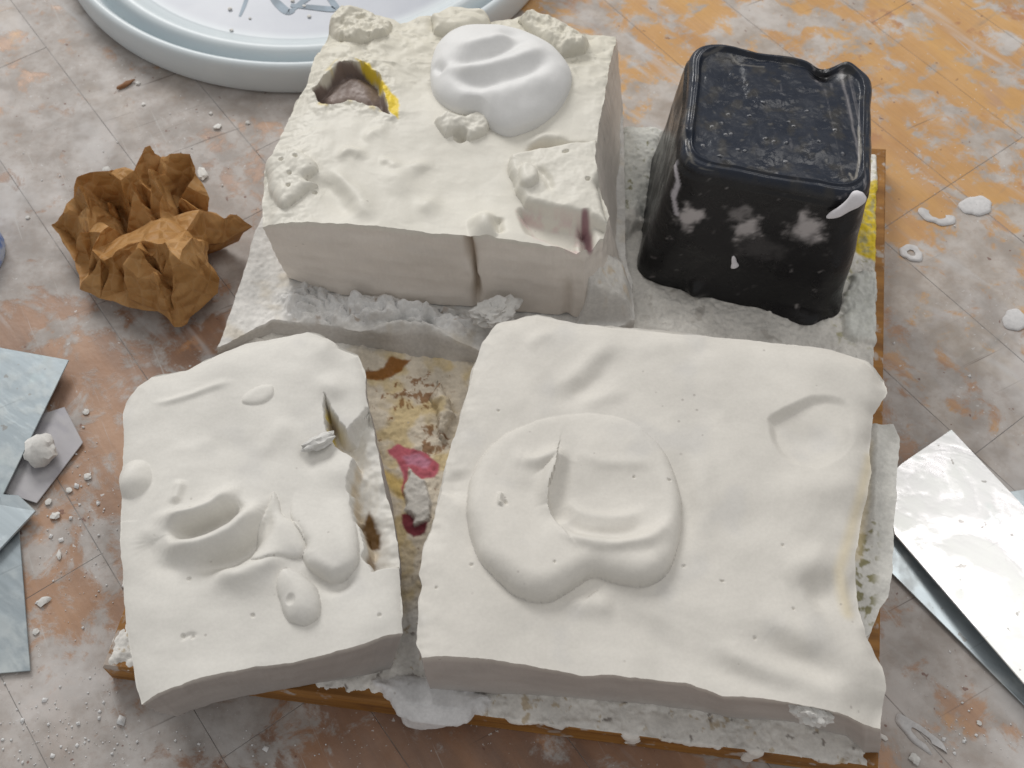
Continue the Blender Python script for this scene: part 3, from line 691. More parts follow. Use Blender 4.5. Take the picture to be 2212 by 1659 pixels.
    eb, _, _ = d_line(X, Y, FLs['b']); el, _, _ = d_line(X, Y, FLs['l'])
    h = h - 0.0045 * np.exp(-(eb / 0.0045)**1.3) - 0.0016 * np.exp(-(el / 0.003)) - 0.003 * np.exp(-(d_o / 0.003)) * (s < 0.001)
    h = h - gauss(X, Y, plan(300, 1516, ZL), 0.012, 0.010, 0, 0.002)
    for (u, v) in ((330, 1095), (1095, 1240), (590, 1240), (300, 1325), (340, 1330)):
        h = h - bump(X, Y, z4([(u, v)])[0], 0.0009, 0.0009, 0, 0.0009)
    h = h - ridge(X, Y, z4([(285, 1345), (330, 1320), (365, 1325)]), 0.0007, 0.0008)
    return h
def fl_c(X, Y, H):
    C = np.ones(X.shape + (3,)) * PW * (1 + 0.04 * fbm(X, Y, 30, 4, seed=55))[..., None]; C = mixc(C, (0.61, 0.595, 0.57), 0.5 * sstep(0.15, 0.5, fbm(X, Y, 36, 3, seed=57)))
    dd, t, _ = d_line(X, Y, z4([(862, 380), (890, 520), (985, 615), (965, 690), (985, 790), (1020, 890), (1045, 950)]))
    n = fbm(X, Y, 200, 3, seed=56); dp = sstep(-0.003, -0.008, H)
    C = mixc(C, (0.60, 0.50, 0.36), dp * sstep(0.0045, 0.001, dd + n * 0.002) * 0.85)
    C = mixc(C, (0.80, 0.64, 0.16), sstep(0.0018, 0.0004, np.abs(dd - 0.0007)) * sstep(0.0, 0.1, 0.35 - t) * sstep(-0.1, 0.2, n) * sstep(-0.001, -0.004, H))
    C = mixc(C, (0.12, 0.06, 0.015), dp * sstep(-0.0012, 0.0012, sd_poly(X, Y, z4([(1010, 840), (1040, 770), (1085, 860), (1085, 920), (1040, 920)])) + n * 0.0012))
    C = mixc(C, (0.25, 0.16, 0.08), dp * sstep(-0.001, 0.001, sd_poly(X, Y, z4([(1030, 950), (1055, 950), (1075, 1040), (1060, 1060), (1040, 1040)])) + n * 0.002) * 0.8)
    return C
FL = cast('plaster_block', FLs, ZL, ZB + 0.0006, fl_h, fl_c, (330, 380), FLb, 16, rough=0.00004, seed=20.0, side_tint=(0.44, 0.415, 0.395))  # shade of the front face put into the darker side colour
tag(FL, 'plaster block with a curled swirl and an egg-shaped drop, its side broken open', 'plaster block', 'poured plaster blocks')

# ---------- the back block
def z1(P, z=ZK): return Z(P, 518, 0, 0.434, z)
HOLE = z1([(355, 432), (420, 390), (500, 315), (560, 312), (615, 325), (675, 380), (715, 460), (752, 570), (690, 545), (620, 510), (560, 500), (500, 510), (440, 520), (390, 505)])
YRIM = z1([(575, 305), (640, 325), (690, 375), (740, 445), (792, 500), (786, 595), (750, 560), (715, 455), (675, 380), (610, 328)])
def bk_h(X, Y):
    X, Y = X + 0.0026 * fbm(X, Y, 45, 3, 0.5, seed=160), Y + 0.0026 * fbm(X, Y, 45, 3, 0.5, seed=161)
    h = 0.0012 * fbm(X, Y, 26, 3, seed=61)
    yb = plan(900, 240, ZK)[1]
    back = sstep(yb - 0.01, yb + 0.05, Y)
    h = h + back * (0.0026 * np.abs(fbm(X, Y, 45, 3, seed=62)) + 0.0003 * fbm(X, Y, 200, 3, seed=63))
    lx = sstep(-0.075, -0.10, X); h = h + lx * 0.0016 * np.abs(fbm(X, Y, 110, 3, seed=64))
    rg = 1 - np.abs(fbm(X * 0.7 + Y * 0.3, Y, 38, 4, 0.55, seed=176)) * 2.2
    h = h + (0.2 + 0.8 * back) * 0.0013 * np.clip(rg, 0, 1)**2 * (0.5 + 0.8 * np.clip(fbm(X, Y, 24, 2, seed=177) + 0.3, 0, 1)) + 0.0010 * fbm(X, Y, 32, 2, 0.5, seed=178)
    # left flap and the long curled ridge beside it
    flap = z1([(125, 800), (190, 765), (300, 770), (400, 845), (345, 905), (400, 925), (330, 965), (215, 1030), (150, 960), (120, 880)])
    h = h + lobe(X, Y, spline(flap, 4, True), 0.0042, 0.004)
    h = h + ridge(X, Y, z1([(400, 850), (470, 880), (560, 960), (620, 1050), (650, 1120)]), 0.0028, 0.0040) - ridge(X, Y, z1([(350, 930), (450, 930), (520, 1000), (570, 1090)]), 0.0022, 0.0060)
    h = h + ridge(X, Y, z1([(470, 810), (530, 760), (600, 770), (620, 800)]), 0.0018, 0.0024) + ridge(X, Y, z1([(600, 700), (680, 660), (760, 650)]), 0.0012, 0.0030)
    h = h + gauss(X, Y, z1([(800, 885)])[0], 0.007, 0.008, 0, 0.0022) + gauss(X, Y, z1([(890, 830)])[0], 0.005, 0.004, 0.6, 0.0018) + gauss(X, Y, z1([(950, 1015)])[0], 0.0045, 0.0055, 0, 0.0022) + ridge(X, Y, z1([(690, 800), (760, 800), (800, 850)]), 0.0012, 0.002) + 0.0008 * np.abs(fbm(X, Y, 34, 2, seed=166))
    h = h + bump(X, Y, z1([(1210, 1130)])[0], 0.0075, 0.010, 0, 0.0058, 1.5) - ridge(X, Y, z1([(1290, 1080), (1280, 1130), (1290, 1180)]), 0.003, 0.0025)
    h = h - gauss(X, Y, z1([(1080, 880)])[0], 0.022, 0.020, 0, 0.0025)
    # ragged lump under the dollop
    lump = z1([(960, 620), (1010, 580), (1120, 600), (1200, 560), (1260, 590), (1235, 680), (1150, 700), (1090, 660), (1020, 690)])
    h = h + lobe(X, Y, lump, 0.0042, 0.004) * (1 + 0.6 * fbm(X, Y, 120, 3, seed=65)) - bump(X, Y, z1([(1100, 680)])[0], 0.004, 0.003, 0, 0.004)
    h = h + lobe(X, Y, z1([(1390, 120), (1460, 80), (1620, 150), (1740, 230), (1720, 280), (1600, 300), (1450, 190)]), 0.0060, 0.0045) * (1 + 0.5 * fbm(X, Y, 150, 3, seed=66))
    h = h + lobe(X, Y, z1([(960, 110), (1060, 60), (1240, 90), (1235, 150), (1080, 190), (980, 180)]), 0.0050, 0.004)
    h = h + lobe(X, Y, z1([(430, 130), (500, 60), (640, 80), (760, 130), (740, 200), (600, 220), (480, 200)]), 0.0045, 0.005) * (1 + 0.6 * fbm(X, Y, 170, 3, seed=67))
    # torn slab at the right front, undercut along its lower rim
    slab_ = z1([(1345, 800), (1420, 775), (1600, 745), (1775, 735), (1800, 850), (1770, 950), (1860, 1180), (1760, 1130), (1640, 1100), (1540, 1075), (1420, 1030), (1370, 960), (1330, 880)])
    h = h + lobe(X, Y, slab_, 0.0060, 0.0032) + plateau(X, Y, slab_, 0.0008, 0.001) * fbm(X, Y, 130, 4, seed=68) * 1.0
    h = h - ridge(X, Y, z1([(1420, 765), (1500, 735), (1620, 730), (1760, 735)]), 0.0055, 0.0020, 0.4) + ridge(X, Y, z1([(1430, 720), (1520, 690), (1640, 690)]), 0.0022, 0.0030)
    h = h + lobe(X, Y, spline(z1([(1375, 900), (1420, 860), (1470, 890), (1480, 950), (1430, 975), (1385, 950)]), 4, True), 0.0034, 0.003) - ridge(X, Y, z1([(1470, 860), (1530, 930), (1560, 1000)]), 0.0020, 0.0022)
    hol = z1([(1400, 1050), (1540, 1090), (1700, 1125), (1690, 1235), (1560, 1205), (1450, 1160)])
    h = h - plateau(X, Y, hol, 0.0065, 0.003)
    h = h - ridge(X, Y, z1([(1700, 1090), (1720, 1140), (1740, 1240)]), 0.008, 0.0025, 0.3)
    # worn pit with a yellow rim
    sh = sd_poly(X + fbm(X, Y, 120, 3, seed=69) * 0.0006, Y + fbm(X, Y, 120, 3, seed=70) * 0.0006, HOLE)
    h = h + 0.0022 * np.exp(-(np.clip(-sh, 0, 1) / 0.006)**2) * (0.4 + fbm(X, Y, 150, 3, seed=71)) * (sh < 0)
    h = h - 0.0085 * sstep(-0.0004, 0.0018, sh) + 0.0035 * sstep(0.001, 0.008, sh) + 0.0006 * fbm(X, Y, 200, 3, seed=79) * (sh > 0)
    for (u, v) in ((285, 810), (205, 830), (255, 890), (240, 950), (375, 960), (650, 200), (500, 200), (1620, 800), (1720, 940)):
        h = h - bump(X, Y, z1([(u, v)])[0], 0.0014, 0.0012, 0, 0.0016)
    el, _, _ = d_line(X, Y, BKs['l']); h = h - 0.0055 * np.exp(-(el / 0.006)**1.4)
    er, _, _ = d_line(X, Y, BKs['r']); h = h + np.exp(-(er / 0.004)) * 0.0014 * fbm(X, Y, 120, 3, seed=72)
    return h
def bk_c(X, Y, H):
    C = np.ones(X.shape + (3,)) * np.array((0.70, 0.675, 0.605)) * (1 + 0.05 * fbm(X, Y, 50, 4, seed=73))[..., None]
    yb = plan(900, 240, ZK)[1]; back = sstep(yb - 0.01, yb + 0.05, Y)
    C = mixc(C, (0.66, 0.62, 0.50), back * 0.5); n = fbm(X, Y, 210, 4, seed=74)
    C = mixc(C, (0.45, 0.43, 0.36), back * sstep(0.22, 0.4, n) * 0.6)
    sh = sd_poly(X + n * 0.001, Y, HOLE)
    C = mixc(C, (0.70, 0.58, 0.28), sstep(-0.0035, -0.001, sh) * sstep(0.0, 0.3, fbm(X, Y, 120, 3, seed=75)) * 0.8)
    C = mixc(C, YEL, sstep(-0.0006, 0.0006, sd_poly(X + n * 0.0012, Y + n * 0.0008, YRIM)) * sstep(0.0014, 0.0004, sh))
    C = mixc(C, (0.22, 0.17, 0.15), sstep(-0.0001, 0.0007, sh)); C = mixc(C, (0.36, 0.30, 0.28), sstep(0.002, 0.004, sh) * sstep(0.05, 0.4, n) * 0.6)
    hol = z1([(1400, 1050), (1540, 1090), (1700, 1125), (1690, 1235), (1560, 1205), (1450, 1160)])
    C = mixc(C, (0.66, 0.52, 0.50), 0.7 * sstep(0.003, 0.0, np.abs(sd_poly(X, Y, hol)) - 0.0005) * sstep(-0.3, 0.2, n))
    C = mixc(C, (0.24, 0.10, 0.13), sstep(0.0022, 0.0006, d_line(X, Y, z1([(1715, 1100), (1735, 1160), (1745, 1240)]))[0]) * 0.85)
    C = mixc(C, (0.50, 0.40, 0.30), sstep(0.003, 0.0, d_line(X, Y, z1([(1420, 772), (1520, 738)]))[0]) * 0.6)
    return C
def bk_side(xy, zz, t):
    X, Y = xy[:, 0], xy[:, 1]
    fy = (Y < 0.36)
    dn = np.zeros(len(X)); m = np.zeros(len(X))
    for pts, dep, wd in (([(1135, 1180), (1150, 1230), (1172, 1290), (1165, 1370)], 0.0042, 0.0013),):
        c = np.interp(t, [0, 0.3, 0.6, 1.0], [z1([(p[0], 1190)])[0][0] for p in pts])
        g = np.exp(-((X - c) / (wd * (0.6 + 0.9 * abs(math.sin(5 * t + 0.6)))))**2) * fy * (1 - 0.7 * sstep(0.75, 1.0, np.full(len(X), t))); dn -= dep * g; m = np.maximum(m, g * 0.75)
    c = z1([(1690, 1230)])[0][0] - 0.004
    g = np.exp(-((X - c) / 0.0022)**2) * fy * sstep(0.35, 0.6, np.full(len(X), t)); dn -= 0.002 * g; m = np.maximum(m, g * 0.15)
    return dn, ((0.36, 0.28, 0.20), m)
BK = cast('plaster_block', BKs, ZK, ZS + 0.0005, bk_h, bk_c, (400, 340), BKb, 26, mat=M_CREAM, rough=0.00006, seed=30.0, edge_noise=0.0007, side_tint=(0.73, 0.675, 0.615), side_fn=bk_side)
tag(BK, 'pitted plaster block with a yellow-rimmed hole and a whipped dollop', 'plaster block', 'poured plaster blocks')

# whipped dollop on the back block
def dollop():
    n, m = 150, 300
    out = spline(z1([(948, 350), (985, 240), (1090, 165), (1250, 152), (1400, 180), (1550, 250), (1640, 350), (1652, 430), (1600, 540), (1500, 625), (1350, 677), (1250, 645), (1180, 590), (1060, 565), (965, 480)]), 30, True)
    out = resample(np.vstack([out, out[:1]]), m + 1)[:-1]; c = z1([(1300, 420)])[0]
    rr = np.linspace(0, 1, n)[:, None, None]
    P = c + (out[None] - c) * rr; X, Y = P[..., 0], P[..., 1]; r = rr[..., 0] * np.ones(m); X = X + 0.0016 * fbm(X, Y, 45, 3, seed=82) * (1 - r); Y = Y + 0.0016 * fbm(X, Y, 45, 3, seed=83) * (1 - r)
    base = 0.0135 * np.sqrt(np.clip(1 - r**2.6, 0, 1))
    h = base
    for pts, a, wd in (([(1000, 360), (1100, 400), (1250, 370), (1400, 300), (1480, 260)], -0.0032, 0.0036), ([(1060, 300), (1150, 330), (1290, 300), (1400, 230)], 0.0026, 0.0036),
                       ([(1020, 420), (1150, 500), (1330, 490), (1480, 420), (1560, 330)], -0.0030, 0.0038), ([(1010, 380), (1140, 450), (1300, 430), (1450, 370), (1530, 290)], 0.0026, 0.0036),
                       ([(1020, 500), (1150, 560), (1330, 560), (1500, 490), (1600, 400)], 0.0014, 0.005), ([(950, 370), (990, 400), (1030, 430)], -0.003, 0.0026)):
        h = h + ridge(X, Y, z1(pts), a * 1.05, wd, 0.6) * np.clip((1 - r) * 6, 0, 1)
    h = h - gauss(X, Y, z1([(1350, 262)])[0], 0.0050, 0.0042, 0.2, 0.0040) + 0.0012 * np.abs(fbm(X, Y, 50, 3, seed=84)) * (1 - r) + 0.0006 * fbm(X, Y, 60, 3, seed=81)
    Zt = ZK + 0.0005 + h * np.clip((1 - r) * 40, 0, 1)**0.5 - 0.004 * (r > 0.999)
    V = np.stack([X, Y, Zt], -1).reshape(-1, 3); idx = np.arange(n * m).reshape(n, m); jx = np.roll(idx, -1, 1)
    F = np.stack([idx[:-1], idx[1:], jx[1:], jx[:-1]], -1).reshape(-1, 4)
    C = np.ones((n * m, 3)) * np.array((0.75, 0.75, 0.745))
    link('whipped_dollop', mesh_np('whipped_dollop', V, F, C), M_WET, BK)
dollop()

# ------------------------------------------------------------------ black casting
def black():
    zt, zb = 0.088, ZB + 0.0015
    Tq = W([(1494, 84), (1888, 140), (1888, 430), (1464, 356)], zt)         # back-left, back-right, front-right, front-left
    Bq = W([(1372, 606), (1812, 700)], zb)                                     # front-left, front-right at the foot
    # the hidden back of the foot mirrors the front about the top's own depth
    dep = (Tq[0] - Tq[3]) * 1.06; dep2 = (Tq[1] - Tq[2]) * 1.06
    Bq = np.array([Bq[0] + dep, Bq[1] + dep2, Bq[1], Bq[0]])
    m = 320; th = np.linspace(0, 2 * np.pi, m, endpoint=False)
    rc = 0.30; pts = []                                  # rounded unit square, evenly spaced
    for q0, (cx, cy) in enumerate(((1 - rc, 1 - rc), (-1 + rc, 1 - rc), (-1 + rc, -1 + rc), (1 - rc, -1 + rc))):
        for j in range(17): an = (q0 + j / 16) * math.pi / 2; pts.append((cx + rc * math.cos(an), cy + rc * math.sin(an)))
    pts.append(pts[0]); uq = resample(pts, m + 1)[:-1]; ux, uy = uq[:, 0], uq[:, 1]
    def quad(Q, x, y):
        a = ((x + 1) / 2)[:, None]; b = ((y + 1) / 2)[:, None]      # b = 1 at the back
        return (1 - a) * b * Q[0] + a * b * Q[1] + a * (1 - b) * Q[2] + (1 - a) * (1 - b) * Q[3]
    rings = []
    for t in np.linspace(0, 1, 60):                      # sides
        z = zb + (zt - 0.007 - zb) * t; k = (z - zb) / (zt - zb); rings.append((1.0 + 0.012 * (1 - t)**6, z, k))
    for t in np.linspace(0.12, 1, 12):                   # shoulder
        a = t * math.pi / 2; rings.append((1 - 0.065 * (1 - math.cos(a)), zt - 0.007 + 0.007 * math.sin(a), 1.0))
    ins = np.concatenate([np.linspace(0.931, 0.76, 40), np.linspace(0.75, 0.03, 60)])
    for q in ins:
        lip = 0.0010 * math.exp(-((q - 0.89) / 0.016)**2) - 0.0010 * (0.5 + 0.5 * math.tanh((0.862 - q) / 0.010))
        rings.append((q, zt + lip, 1.0))
    V = []; n = len(rings)
    for sc, z, k in rings:
        P = quad(Tq, ux * sc, uy * sc) * k + quad(Bq, ux * sc, uy * sc) * (1 - k)
        zz = np.full(m, z); X, Y = P[:, 0], P[:, 1]
        c = (Tq.mean(0) * k + Bq.mean(0) * (1 - k)); d = P - c; d /= np.linalg.norm(d, axis=1, keepdims=True)
        topm = 1.0 if sc < 0.999 else 0.0
        arc = th * 0.055
        dis = 0.0013 * fbm(arc, zz * 1.0, 32, 3, seed=91)
        # ragged foot and small nubs
        foot = np.clip(1 - (z - zb) / 0.007, 0, 1); dis = dis + foot * (0.0022 * np.clip(fbm(arc, zz * 0, 60, 2, seed=93), -0.3, 1)); dis = dis + 0.0055 * np.exp(-((th - 3.80) / 0.07)**2 - ((z - zb - 0.004) / 0.004)**2) + 0.0045 * np.exp(-((th - 4.62) / 0.20)**2) * np.clip(1 - (z - zb) / 0.005, 0, 1)
        P = P + d * (dis * (1.0 if sc > 0.95 else max(0.0, (sc - 0.75) / 0.2)))[:, None]
        if topm:
            zz = zz + 0.0016 * fbm(X, Y, 38, 3, seed=94) + 0.0004 * fbm(X, Y, 220, 3, seed=95) * (1 if sc < 0.86 else 0.3)
            # notch in the back rim, nub on the left rim
            zz = zz - gauss(X, Y, plan(1782, 142, zt), 0.0062, 0.008, 0, 0.0046) + gauss(X, Y, plan(1826, 142, zt), 0.0045, 0.005, 0, 0.0026) + gauss(X, Y, plan(1482, 285, zt), 0.003, 0.003, 0, 0.0022) + gauss(X, Y, plan(1560, 112, zt), 0.012, 0.006, 0, 0.002)
            for (u, v) in BUB: zz = zz + bump(X, Y, plan(u, v, zt), 0.0009, 0.0009, 0, 0.0006, 0.6)
        V.append(np.concatenate([P, zz[:, None]], 1))
    V = np.concatenate(V); idx = np.arange(n * m).reshape(n, m); jx = np.roll(idx, -1, 1)
    F = np.stack([idx[:-1], jx[:-1], jx[1:], idx[1:]], -1).reshape(-1, 4)
    X, Y, Zz = V.T
    # the casting's own tint: blue-black rubber, brownish dust on top, plaster thumb marks on the front
    C = np.ones((len(V), 3)) * np.array((0.0035, 0.0035, 0.005))
    tm = sstep(zt - 0.006, zt - 0.001, Zz); nn = fbm(X, Y, 120, 4, seed=96)
    C = mixc(C, (0.011, 0.017, 0.032), tm * 0.9); C = mixc(C, (0.036, 0.034, 0.032), tm * sstep(0.0, 0.4, nn) * 0.8)
    C = mixc(C, (0.22, 0.21, 0.19), tm * sstep(0.40, 0.55, fbm(X, Y, 200, 3, seed=97)) * 0.3)
    def q(P):   # marks measured on the front face: intersect each measured line of sight with that face
        a, b, c2 = np.array([*Bq[3], zb]), np.array([*Bq[2], zb]), np.array([*Tq[3], zt]); nr = np.cross(b - a, c2 - a)
        out = []
        for (u, v) in P:
            p0 = np.array([*plan(u, v, 0.0), 0.0]); p1 = np.array([*plan(u, v, 0.1), 0.1]); s = np.dot(a - p0, nr) / np.dot(p1 - p0, nr); out.append(p0 + (p1 - p0) * s)
        return np.array(out)
    nx3 = fbm(X, Zz, 170, 4, 0.65, seed=98)
    for (u, v, rx, rz, k, rot) in ((1488, 470, 0.0058, 0.0075, 0.70, -0.5), (1612, 497, 0.0050, 0.0080, 0.62, -0.5), (1602, 470, 0.006, 0.006, 0.25, 0), (1745, 496, 0.0062, 0.0080, 0.62, 0.3), (1742, 505, 0.009, 0.010, 0.16, 0), (1640, 540, 0.012, 0.008, 0.06, 0)):
        c = q([(u, v)])[0]; ca, sa = math.cos(rot), math.sin(rot); dx, dz = X - c[0], Zz - c[2]
        g = np.exp(-((dx * ca + dz * sa) / rx)**2 - ((-dx * sa + dz * ca) / rz)**2) * (Y < c[1] + 0.012)
        C = mixc(C, (0.60, 0.56, 0.56), sstep(0.22, 0.85, g + nx3 * 0.75 - 0.04) * k * 1.05)
    l3 = q([(1460, 385), (1466, 410), (1456, 440), (1462, 465)])
    d, t, _ = d_line(X, Zz, l3[:, [0, 2]]); C = mixc(C, (0.55, 0.52, 0.56), sstep(0.0013, 0.0004, d + nx3 * 0.0006) * (Y < l3[0][1] + 0.01) * 0.8)
    # pale worn line on the right and front of the rim
    for P, k in (([(1836, 372), (1848, 385), (1858, 330), (1856, 270)], 0.85), ([(1490, 330), (1510, 358), (1614, 384), (1700, 402)], 0.45), ([(1700, 402), (1790, 424)], 0.25), ([(1580, 118), (1600, 135), (1650, 142)], 0.4), ([(1484, 235), (1476, 285), (1490, 320)], 0.4), ([(1520, 120), (1560, 108)], 0.3)):
        d, t, _ = d_line(X, Y, spline(W(P, zt), 4)); C = mixc(C, (0.42, 0.39, 0.34), sstep(0.0009, 0.0003, d + np.abs(nn) * 0.0008) * (Zz > zt - 0.0015) * k * 0.6)
    for (u, v) in BUB: C = mixc(C, (0.30, 0.30, 0.31), sstep(0.0007, 0.0003, np.hypot(X - plan(u, v, zt)[0], Y - plan(u, v, zt)[1])) * tm * 0.7)
    t = NT('black_rubber'); a = t.n('ShaderNodeAttribute', attribute_name='tint').outputs['Color']; p = t.pos()
    t.bump(t.math('ADD', t.noise(p, 500, 4), t.noise(p, 150, 3)), 0.30, 0.0006)
    mt = t.out(a, t.smooth(t.noise(p, 90, 4), 0.3, 0.7, 0.22, 0.40), 0.0, 0.42)
    me = mesh_np('black_cube', V, F, C)
    # close the pin-hole in the middle of the top
    bmx = bmesh.new(); bmx.from_mesh(me); bmx.verts.ensure_lookup_table()
    f = bmx.faces.new([bmx.verts[i] for i in idx[-1]]); f.smooth = True; bmx.to_mesh(me); bmx.free()
    o = link('black_cube', me, mt)
    tag(o, 'black rubbery cube with a raised rim and plaster thumb marks', 'cube')
    # plaster wiped on the corner and a small white drop on the face
    def smear(P, wd, lift, name, tilt=0.0):
        n, mm = 26, 14; path = resample(np.array(P)[:, :2], n); zs = np.interp(np.linspace(0, 1, n), np.linspace(0, 1, len(P)), np.array(P)[:, 2])
        V = []
        tg = np.gradient(np.concatenate([path, zs[:, None]], 1), axis=0)
        for i in range(n):
            s = i / (n - 1); r = wd * (0.12 + 0.88 * s**0.6) * math.sqrt(max(0.0, 1 - max(0.0, (s - 0.85) / 0.15)**2) + 0.004) * (1 + 0.10 * math.sin(9 * s))
            T = Vector(tg[i]).normalized(); N = Vector((0.1, -0.8, 0.6)); Bn = T.cross(N).normalized(); N = Bn.cross(T)
            for j in range(mm):
                a = 2 * math.pi * j / mm; V.append(Vector((*path[i], zs[i])) + Bn * r * math.cos(a) + N * lift * r / wd * math.sin(a))
        V = np.array([list(v) for v in V]); ix = np.arange(n * mm).reshape(n, mm); jx = np.roll(ix, -1, 1)
        F = np.stack([ix[:-1], jx[:-1], jx[1:], ix[1:]], -1).reshape(-1, 4)
        link(name, mesh_np(name, V, F, np.ones((n * mm, 3)) * np.array((0.74, 0.72, 0.75))), M_WET, o)
    pts = q([(1784, 467), (1812, 457), (1842, 440), (1868, 421)]) + np.array([(0, -0.0012, 0.0006), (0, -0.0011, 0.0006), (0, -0.0006, 0.0005), (-0.0006, 0.0010, 0.0003)])
    smear(pts, 0.0036, 0.0022, 'plaster_smear')
    a, b = q([(1583, 550), (1587, 576)]); smear(np.array([a, b]) + np.array((0, -0.001, 0.0004)), 0.0019, 0.0010, 'plaster_drop')
random.seed(11)
BUB = [(1650, 220), (1621, 246), (1706, 258), (1717, 268), (1540, 270), (1575, 242), (1595, 322), (1610, 324), (1699, 308), (1700, 345), (1560, 262), (1680, 370), (1580, 286), (1520, 310), (1556, 334), (1822, 330), (1770, 305), (1745, 235)] + [(random.uniform(1510, 1830), random.uniform(180, 390)) for _ in range(4)]
black()

# ------------------------------------------------------------------ crumpled brown paper
def paper():
    K = 0.3124
    def q(zx, zy): return (zx * K, 230 + zy * K)
    # measured crease points: (x, y in the detail, height)
    rim = [(360, 830, .016), (430, 740, .026), (520, 640, .030), (525, 490, .040), (740, 448, .044), (800, 430, .038), (930, 450, .040), (975, 310, .046), (1040, 280, .050), (1120, 380, .040), (1180, 345, .048), (1315, 338, .046), (1350, 450, .040),
           (1450, 640, .032), (1430, 740, .022), (1560, 770, .024), (1640, 755, .026), (1745, 840, .020), (1560, 950, .012), (1440, 960, .016), (1450, 1090, .026), (1520, 1200, .022), (1510, 1300, .014), (1340, 1430, .008), (1300, 1515, .004),
           (1210, 1530, .006), (1090, 1440, .010), (900, 1400, .008), (700, 1330, .010), (560, 1270, .008), (530, 1080, .010), (430, 940, .012)]
    inner = [(560, 560, .046), (640, 600, .030), (740, 600, .022), (750, 500, .034), (840, 520, .038), (870, 620, .032), (680, 700, .024), (780, 780, .016), (900, 840, .008), (1000, 860, .005), (1090, 870, .006), (1000, 760, .018), (900, 700, .026), (1050, 600, .036), (1040, 450, .052), (1130, 620, .044),
             (1150, 480, .038), (1200, 620, .026), (1300, 560, .036), (1320, 650, .018), (1260, 650, .034), (1380, 730, .034), (1200, 780, .030), (1240, 850, .020), (1320, 760, .016), (1290, 870, .034), (1390, 800, .038), (1500, 850, .022), (1420, 900, .040), (1400, 950, .030),
             (700, 880, .034), (760, 960, .024), (880, 930, .012), (640, 1000, .032), (700, 1060, .030), (560, 880, .030), (480, 880, .010), (560, 1000, .008), (640, 1100, .010), (720, 1180, .012), (760, 1080, .030), (800, 1010, .036), (850, 1100, .040), (890, 1000, .036), (930, 1050, .032), (960, 990, .046),
             (1090, 960, .046), (1060, 1040, .038), (1180, 1000, .048), (1160, 1080, .034), (1240, 950, .046), (1330, 920, .050), (1340, 1020, .044), (1200, 1130, .042), (1060, 1150, .042), (950, 1190, .034), (830, 1160, .020), (800, 1250, .008), (900, 1280, .010), (1000, 1240, .010), (1120, 1280, .010), (1200, 1220, .034),
             (1260, 1180, .040), (1370, 1140, .036), (1430, 1190, .040), (1300, 1290, .030), (1400, 1280, .030), (1240, 1340, .018), (1130, 1330, .026), (1100, 1380, .024), (1200, 1420, .014), (1020, 1330, .020), (900, 1330, .018), (660, 1240, .024), (760, 1290, .020), (600, 1180, .020), (620, 800, .020), (600, 700, .034)]
    rng = np.random.RandomState(5)
    ext = []
    while len(ext) < 34:
        a, b = rng.uniform(450, 1550), rng.uniform(450, 1400)
        near = min(math.hypot(a - p[0], b - p[1]) for p in rim + inner + ext)
        if near > 55 and ((a - 980) / 520)**2 + ((b - 900) / 480)**2 < 0.85:
            j = min(rim + inner, key=lambda p: math.hypot(a - p[0], b - p[1])); ext.append((a, b, float(np.clip(j[2] + rng.uniform(-0.012, 0.014), 0.006, 0.048))))
    pts = [(a, b, c * 0.88) for a, b, c in rim + inner + ext]
    XY = np.array([plan(*q(p[0], p[1]), p[2]) for p in pts]); Hh = np.array([p[2] for p in pts])
    vv = [Vector(p) for p in XY * 100]; nr = len(rim)
    res = geometry.delaunay_2d_cdt(vv, [(i, (i + 1) % nr) for i in range(nr)], [], 1, 1e-6)
    v2, f2, orig = res[0], res[2], res[3]
    bm = bmesh.new(); bv = []
    for i, v in enumerate(v2):
        src = orig[i][0] if orig[i] else 0
        bv.append(bm.verts.new((v.x / 100, v.y / 100, Hh[src] + 0.001)))
    for f in f2:
        if len(f) == 3: bm.faces.new([bv[i] for i in f])
    bmesh.ops.recalc_face_normals(bm, faces=bm.faces)
    if sum(f.normal.z for f in bm.faces) < 0: bmesh.ops.reverse_faces(bm, faces=bm.faces)
    # skirt: the sheet rolls under and down to the table, so that it reads as a ball from every side
    cx, cy = XY[:nr].mean(0); be = [e for e in bm.edges if e.is_boundary]
    r = bmesh.ops.extrude_edge_only(bm, edges=be); nv = [g for g in r['geom'] if isinstance(g, bmesh.types.BMVert)]
    for v in nv:
        k = rng.uniform(0.70, 0.86); v.co.x = cx + (v.co.x - cx) * k; v.co.y = cy + 0.002 + (v.co.y - cy) * k; v.co.z = max(0.0035, v.co.z * 0.35)
    r = bmesh.ops.extrude_edge_only(bm, edges=[e for e in bm.edges if e.is_boundary and all(v in nv for v in e.verts)]); nv2 = [g for g in r['geom'] if isinstance(g, bmesh.types.BMVert)]
    for v in nv2:
        k = rng.uniform(0.70, 0.9); v.co.x = cx + (v.co.x - cx) * k; v.co.y = cy + (v.co.y - cy) * k; v.co.z = 0.0006 + rng.uniform(0, 0.0008)
    for it, amp in ((0, 0.0011), (1, 0.0)):
        bmesh.ops.subdivide_edges(bm, edges=bm.edges[:], cuts=1, use_grid_fill=True)
        for v in bm.verts:
            if v.co.z > 0.004: v.co += v.normal * rng.uniform(-amp, amp)
    bmesh.ops.subdivide_edges(bm, edges=bm.edges[:], cuts=2, use_grid_fill=True)
    bm.normal_update()
    def crease(p):   # sharp-edged fold pattern: ridges where plane waves cross
        k = 0.0
        for i, (d, f) in enumerate(FOLD):
            q_ = p.dot(d) * f + i * 0.37 + 1.3 * mnoise.noise(p * 26 + Vector((i * 3.1, 0, 0))); k += (abs((q_ % 1.0) - 0.5) - 0.25) / (1 + 0.3 * i)
        return k
